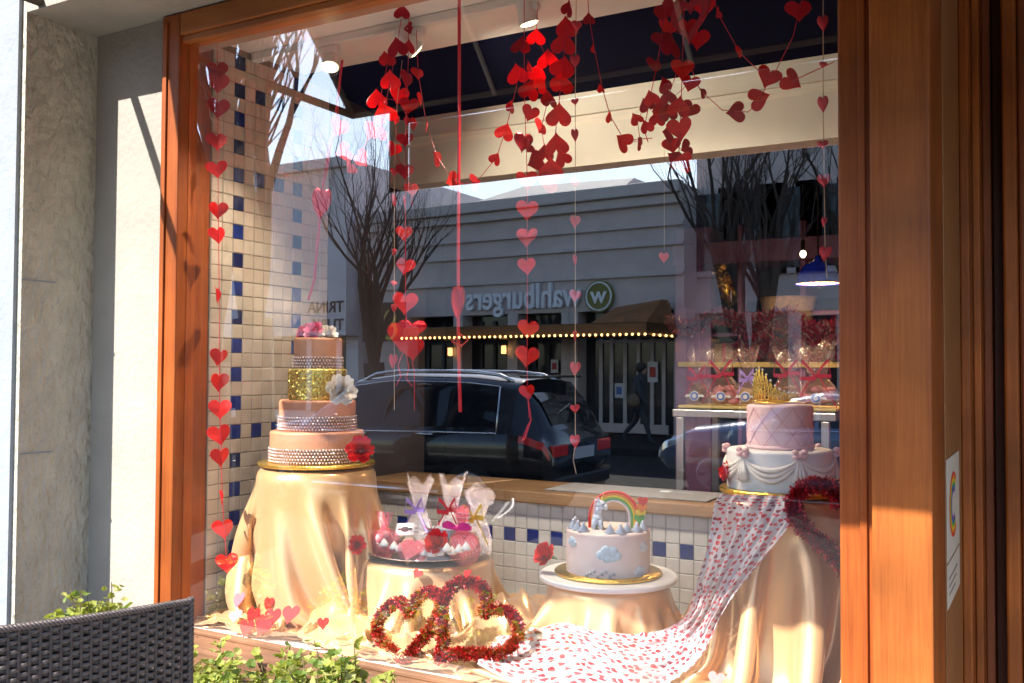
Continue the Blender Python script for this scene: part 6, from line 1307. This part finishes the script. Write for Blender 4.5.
# street lamp with a globe
p = st(188, 147, 5.6); t = thing('street_lamp', 'street lamp with a white globe mirrored by the left jamb', 'street lamp', (p.x, p.y, 0)); b = MB(); b.ball(p, 0.17, 18, 12); b.build('globe', mat('globe_white', (0.75, 0.74, 0.72), 0.25), t, smooth=True)
b = MB(); b.tube([(p.x, p.y, 0), (p.x, p.y, 0.4), (p.x, p.y, 0.45), (p.x, p.y, p.z - 0.2)], [0.12, 0.10, 0.06, 0.045], 12); b.lathe([(0.05, -0.24), (0.11, -0.2), (0.12, -0.14), (0.06, -0.13)], p, 16); b.build('post', BRZ, t); b = MB(); b.lathe([(0.10, 0.14), (0.06, 0.2), (0.02, 0.27), (0, 0.28)], p, 16); b.build('finial', BRZ, t)
# ---------------------------------------------------------------- cars
CHR = mat('chrome_trim', (0.75, 0.75, 0.77), 0.12, metal=1.0); TYRE = mat('tyre_rubber', (0.02, 0.02, 0.02), 0.8); RIM = mat('alloy_rim', (0.5, 0.5, 0.52), 0.25, metal=0.9); CARG = mat('car_glass', (0.012, 0.014, 0.018), 0.03, coat=0.5); TAIL = mat('tail_lamp_red', (0.75, 0.02, 0.02), 0.1, coat=0.8); PLATE = mat('number_plate', (0.45, 0.46, 0.5), 0.5)
def lerp_st(S, s):
    for i in range(len(S) - 1):
        if S[i][0] <= s <= S[i + 1][0]:
            f_ = (s - S[i][0]) / (S[i + 1][0] - S[i][0]); f_ = f_ * f_ * (3 - 2 * f_) * 0.4 + f_ * 0.6
            return [a + (c - a) * f_ for a, c in zip(S[i], S[i + 1])]
    return list(S[-1] if s > S[-1][0] else S[0])
def section(S, s):
    _, zb, zl, zr, wl, wb_, wr = lerp_st(S, s); zm = (zb + zl) / 2
    return [(0, zb), (wl * 0.88, zb), (wl, zb + 0.10), (wb_, zm - 0.02), (wb_ * 1.005, zl - 0.13), (wb_ * 0.985, zl), (wb_ * 0.975, zl + 0.012), (wr + 0.045, zr - 0.115), (wr, zr - 0.055), (wr - 0.14, zr), (0, zr + 0.018)]
def body_pt(S, s, t):
    P = section(S, s); n = len(P) - 1; f_ = min(t * n, n - 1e-6); i = int(f_); f_ -= i; return (P[i][0] + (P[i + 1][0] - P[i][0]) * f_, P[i][1] + (P[i + 1][1] - P[i][1]) * f_)
def car(name, label, loc, S, paint, wheels, wr_, side_panes, rear, front, suv=True, flip=1):
    """local x runs from tail (0) to nose, y across; built straight in world with x = loc.x - flip*s"""
    t = thing(name, label, 'car', loc); L = Vector(loc); smax = S[-1][0]
    def Wp(s, y, z): return L + Vector((-flip * s, y, z))
    ss = sorted(set([round(smax * i / 70, 4) for i in range(71)] + [q[0] for q in S])); b = MB(); npt = len(section(S, 0)); ring = 2 * npt - 2
    for s in ss:
        P = section(S, s); full = P + [(-y, z) for y, z in P[-2:0:-1]]
        b.v += [tuple(Wp(s, y, z)) for y, z in full]
    for i in range(len(ss) - 1): b.f += [(i * ring + k, i * ring + (k + 1) % ring, (i + 1) * ring + (k + 1) % ring, (i + 1) * ring + k) for k in range(ring)]
    b.f += [tuple(range(ring))[::-1], tuple(range((len(ss) - 1) * ring, len(ss) * ring))]; b.mi = [0] * len(b.f)
    body = b.build('body', paint, t, smooth=True, sharp=38)
    def patch(name, s0, s1, t0, t1, m, side, off=0.006, slope=0, parent=t, nu=14, nv=5, s0b=None, s1b=None):
        b = MB(); s0b = s0 if s0b is None else s0b; s1b = s1 if s1b is None else s1b
        def f(u, v):
            sa, sb = s0 + (s0b - s0) * v, s1 + (s1b - s1) * v; s = sa + (sb - sa) * u; y, z = body_pt(S, s, t0 + (t1 - t0) * v); return Wp(s, side * (y + off), z + off * (0.5 if t0 > 0.75 else 0.1))
        b.grid(f, nu, nv); return b.build(name, m, parent, smooth=True)
    tb, tr2 = 0.612, 0.735
    for side in (1, -1):
        for (s0, s1, s0b, s1b) in side_panes: patch('side_window', s0, s1, tb, tr2, CARG, side, s0b=s0b, s1b=s1b)
        s_a, s_b = side_panes[0][0], side_panes[-1][1]
        b = MB(); b.tube([Wp(s, side * (body_pt(S, s, 0.600)[0] + 0.008), body_pt(S, s, 0.600)[1]) for s in [s_a + (s_b - s_a) * i / 20 for i in range(21)]] , 0.012, 6); 
        b.tube([Wp(s_a, side * (body_pt(S, s_a, 0.600)[0] + 0.008), body_pt(S, s_a, 0.600)[1]), Wp(side_panes[0][2] - 0.02, side * (body_pt(S, side_panes[0][2], 0.74)[0] + 0.010), body_pt(S, side_panes[0][2], 0.74)[1])], 0.011, 6)
        b.tube([Wp(s, side * (body_pt(S, s, 0.745)[0] + 0.008), body_pt(S, s, 0.745)[1]) for s in [side_panes[0][2] + (side_panes[-1][3] - side_panes[0][2]) * i / 20 for i in range(21)]], 0.009, 6); b.build('window_trim', CHR, t, smooth=True)
        if suv:
            b = MB(); b.tube([Wp(s, side * (body_pt(S, s, 0.86)[0]), body_pt(S, s, 0.86)[1] + 0.055 * min(1, 6 * min((s - 0.62), (2.75 - s))) ) for s in [0.62 + 2.13 * i / 24 for i in range(25)]], 0.021, 8); b.build('roof_rail', CHR, t, smooth=True)
        for s_ in wheels:
            c_ = Wp(s_, side * 0.80, wr_); w = thing('wheel', None, None); bpy.data.objects.remove(w)
            b = MB(); b.tube([c_ + Vector((0, side * 0.115, 0)), c_ + Vector((0, side * 0.13, 0))], [wr_ + 0.075, wr_ + 0.075], 32); b.build('wheel_arch', BLACK, t)
            b = MB(); ax = [(-0.1, 0.8), (-0.09, 0.97), (-0.03, 1.0), (0.03, 1.0), (0.09, 0.97), (0.1, 0.72)]; b.tube([c_ + Vector((0, side * (0.06 + a), 0)) for a, k in ax], [wr_ * k for a, k in ax], 32); wh = b.build('wheel', TYRE, t, smooth=True, sharp=40)
            b = MB(); b.tube([c_ + Vector((0, side * 0.158, 0)), c_ + Vector((0, side * 0.168, 0))], [wr_ * 0.70, wr_ * 0.66], 32); r_o = b.build('rim', RIM, wh)
            b = MB()
            for q in range(5): a = q * 2 * math.pi / 5 + 0.63; b.box((-0.0, 0, 0), (0, 0, 0)) if False else b.tube([c_ + Vector((wr_ * 0.2 * math.cos(a), side * 0.170, wr_ * 0.2 * math.sin(a))), c_ + Vector((wr_ * 0.56 * math.cos(a), side * 0.170, wr_ * 0.56 * math.sin(a)))], [wr_ * 0.05, wr_ * 0.12], 6)
            b.build('rim_opening', BLACK, wh)
        patch('tail_lamp', 0.02, 0.34, 0.44, 0.53, TAIL, side, nu=8); patch('head_lamp', smax - 0.45, smax - 0.06, 0.42, 0.53, CHR, side, nu=8)
        for s_ in (1.55, 2.5):
            b = MB(); y, z = body_pt(S, s_, 0.49); b.tube([Wp(s_ - 0.11, side * (y + 0.02), z), Wp(s_ + 0.11, side * (y + 0.02), z)], 0.014, 6); b.build('door_handle', CHR if suv else paint, t, smooth=True)
        b = MB(); s_ = side_panes[-1][1] - 0.25; y, z = body_pt(S, s_, 0.62); b.ball(Wp(s_, side * (y + 0.10), z + 0.04), 0.09, 12, 8, (0.7, 1.1, 0.75)); b.build('mirror', paint, t, smooth=True)
        b = MB(); b.tube([Wp(s, side * (body_pt(S, s, 0.2)[0] + 0.006), body_pt(S, s, 0.2)[1]) for s in [0.95 + 2.3 * i / 12 for i in range(13)]], 0.02, 6); b.build('sill_trim', CHR if suv else BLACK, t)
    for nm, (s0, s1, w0, w1) in (('rear_window', rear), ('windscreen', front)):
        b = MB(); b.grid(lambda u, v: (lambda s: Wp(s, (2 * u - 1) * ((w0 + (w1 - w0) * v) * lerp_st(S, s)[6]), body_pt(S, s, 1.0)[1] + 0.008 - 0.02 * (2 * u - 1) ** 2 * 0.9))(s0 + (s1 - s0) * v), 12, 10); b.build(nm, CARG, t, smooth=True)
    b = MB(); zz = S[0][1] + 0.28; b.box(Wp(-0.022, -0.26, zz + 0.02), Wp(-0.008, 0.26, zz + 0.15), bev=0.003); b.build('number_plate', PLATE, t)
    b = MB(); b.box(Wp(-0.02, -0.72, S[0][1] - 0.02), Wp(0.10, 0.72, S[0][1] + 0.12), bev=0.02); b.build('bumper', BLACK, t)
    for side in (1, -1):
        b = MB(); b.box(Wp(-0.012, side * 0.40, L.z * 0 + S[0][2] + 0.0), Wp(0.05, side * 0.76, S[0][2] + 0.13), bev=0.012); b.build('tail_lamp', TAIL, t)
    if suv:
        b = MB(); b.tube([Wp(0.20, -0.05, 1.36), Wp(0.15, 0.38, 1.26)], [0.012, 0.008], 6); b.build('wiper', CHR, t); b = MB(); b.box(Wp(0.30, -0.58, 1.66), Wp(0.52, 0.58, 1.69), bev=0.01); b.build('spoiler', paint, t)
    return t
SUV = [(0.00, .45, .80, .90, .74, .78, .66), (0.06, .36, .96, 1.08, .84, .88, .68), (0.28, .30, 1.03, 1.42, .88, .93, .64), (0.48, .28, 1.04, 1.63, .89, .94, .62), (1.2, .26, 1.03, 1.69, .90, .95, .62), (2.2, .26, 1.01, 1.70, .90, .95, .62), (2.85, .26, .99, 1.63, .9, .95, .61), (3.3, .26, .99, 1.36, .9, .95, .62), (3.65, .27, .98, 1.12, .9, .95, .68), (4.25, .30, .93, 1.02, .88, .93, .70), (4.55, .36, .82, .90, .82, .87, .66), (4.68, .44, .68, .74, .70, .76, .58)]
rx = st(545, 370, 7.9).x
PAINTB = mat('black_car_paint', (0.012, 0.013, 0.018), 0.15, coat=1.0)
p_near = st(545, 420, 7.0)
car('black_suv', 'black estate style off-roader with silver roof rails mirrored in the glass', (p_near.x, -7.95, -0.15), SUV, PAINTB, (0.95, 3.75), 0.36, [(0.62, 1.28, 0.74, 1.28), (1.33, 2.20, 1.33, 2.18), (2.25, 3.10, 2.23, 2.82)], (0.10, 0.44, 0.86, 0.92), (2.93, 3.52, 0.9, 0.98))
SED = [(0.00, .42, .76, .84, .72, .76, .62), (0.08, .34, .90, .98, .82, .86, .66), (0.5, .28, .95, 1.04, .87, .90, .66), (0.95, .26, .95, 1.24, .88, .91, .60), (1.45, .24, .95, 1.44, .88, .91, .56), (2.2, .24, .94, 1.46, .88, .91, .56), (2.7, .24, .93, 1.36, .88, .91, .57), (3.25, .25, .92, 1.03, .88, .91, .64), (4.0, .27, .86, .93, .86, .89, .66), (4.35, .34, .74, .80, .78, .82, .60), (4.5, .42, .60, .66, .66, .70, .52)]
pn = st(713, 440, 11.0)
car('blue_grey_car', 'pale blue grey saloon car passing on the road behind the display case', (pn.x + 3.62, -11.9, -0.15), SED, mat('blue_grey_paint', (0.16, 0.22, 0.32), 0.22, metal=0.3, coat=0.8), (0.85, 3.62), 0.32, [(0.98, 1.45, 1.25, 1.48), (1.5, 2.2, 1.52, 2.2), (2.25, 3.0, 2.24, 2.62)], (0.55, 1.35, 0.86, 0.92), (2.66, 3.2, 0.9, 0.98), suv=False)
# ---------------------------------------------------------------- pedestrian
pb_ = st(639, 455, 17.4); PC = Vector((pb_.x, -17.4, 0)); t = thing('person', 'person in a dark coat walking past the dark shop front', 'person', PC)
def skin(name, verts, edges, radii, m, parent, root=0, sub=2):
    me = bpy.data.meshes.new(name); me.from_pydata([tuple(v) for v in verts], edges, []); me.materials.append(m); o = bpy.data.objects.new(name, me); C.objects.link(o); o.parent = parent
    sm = o.modifiers.new('skin', 'SKIN'); sm.use_smooth_shade = True; ly = me.skin_vertices[0].data if me.skin_vertices else None
    if ly is None:
        bpy.context.view_layer.objects.active = o; me.update(); ly = o.data.skin_vertices[0].data
    for i, r_ in enumerate(radii): ly[i].radius = (r_, r_) if not isinstance(r_, tuple) else r_; ly[i].use_root = (i == root)
    subsurf(o, sub); return o
# x is the walking direction: real +x appears to the right in the mirror as well
DK = mat('dark_coat', (0.045, 0.045, 0.055), 0.8); DKJ = mat('dark_trousers', (0.025, 0.025, 0.035), 0.85); SKN = mat('skin', (0.45, 0.27, 0.19), 0.6)
V = [(0, 0, .92), (0.01, 0, 1.12), (0.02, 0, 1.32), (0.03, 0, 1.44), (0.05, 0, 1.52), (0.06, 0, 1.62), (0.065, 0, 1.70),
     (0, .09, .88), (.20, .10, .50), (.30, .10, .09), (.42, .10, .05), (0, -.09, .88), (-.12, -.10, .50), (-.42, -.10, .16), (-.34, -.10, .05),
     (.02, .19, 1.40), (.10, .24, 1.12), (.24, .22, .93), (.30, .2, .86), (.02, -.19, 1.40), (-.10, -.24, 1.13), (-.06, -.24, .88), (-.04, -.23, .80)]
E = [(0, 1), (1, 2), (2, 3), (3, 4), (4, 5), (5, 6), (0, 7), (7, 8), (8, 9), (9, 10), (0, 11), (11, 12), (12, 13), (13, 14), (3, 15), (15, 16), (16, 17), (17, 18), (3, 19), (19, 20), (20, 21), (21, 22)]
RD = [.15, (.13, .16), (.14, .18), (.10, .14), .055, (.10, .085), (.085, .075), .10, .07, .045, .035, .10, .07, .045, .035, .075, .052, .04, .035, .075, .052, .04, .035]
skin('body', V, E, RD, DK, t)
b = MB(); b.ball(PC + Vector((0.05, 0, 1.66)), 0.118, 14, 10, (1.0, 0.95, 1.05)); b.build('hair', mat('dark_hair', (0.02, 0.014, 0.01), 0.6), t, smooth=True)
b = MB(); b.ball(PC + Vector((0.095, 0, 1.615)), 0.088, 14, 10, (0.85, 0.85, 1.2)); b.ball(PC + Vector((0.175, 0, 1.61)), 0.02, 8, 6); b.build('face', SKN, t, smooth=True)
b = MB(); b.ball(PC + Vector((-0.02, 0.26, 0.95)), 0.15, 12, 8, (1.0, 0.4, 1.0)); b.tube([PC + Vector((-0.02, 0.24, 1.08)), PC + Vector((0.0, 0.18, 1.42))], 0.012, 6); b.build('shoulder_bag', mat('bag_tan', (0.16, 0.10, 0.06), 0.6), t, smooth=True)
b = MB(); b.lathe([(0.20, 0.72), (0.19, 0.9), (0.16, 1.1), (0.17, 1.3), (0.12, 1.42)], PC, 20); b.build('coat', DK, t, smooth=True)
# ================================================================== light and sky
w = bpy.data.worlds.new('World'); scene.world = w; w.use_nodes = True; nt = w.node_tree; bg = nt.nodes['Background']; sky = nt.nodes.new('ShaderNodeTexSky'); sky.sky_type = 'NISHITA'; sky.sun_disc = False
el = math.asin(-SUN.z); az = math.atan2(-SUN.x, -SUN.y); sky.sun_elevation = el; sky.sun_rotation = az; sky.dust_density = 0.8; sky.air_density = 1.0; sky.altitude = 20
nt.links.new(sky.outputs[0], bg.inputs[0]); bg.inputs[1].default_value = 0.13; sky.ozone_density = 2.0
l = bpy.data.lights.new('sun', 'SUN'); l.energy = 4.4; l.angle = R(0.53); l.color = (1, 0.94, 0.84); o = bpy.data.objects.new('sun', l); C.objects.link(o); o.rotation_euler = SUN.to_track_quat('-Z', 'Y').to_euler(); o.location = (-3, -8, 9)
scene.view_settings.view_transform = 'Standard'; scene.view_settings.look = 'None'; scene.view_settings.exposure = 1.42; scene.view_settings.gamma = 1.0; scene.view_settings.use_curve_mapping = False
cy = scene.cycles; cy.max_bounces = 10; cy.transparent_max_bounces = 24; cy.caustics_reflective = False; cy.caustics_refractive = False; cy.sample_clamp_indirect = 6.0; cy.diffuse_bounces = 4; cy.glossy_bounces = 4
for o in bpy.data.objects:
    if 'org' in o: del o['org']
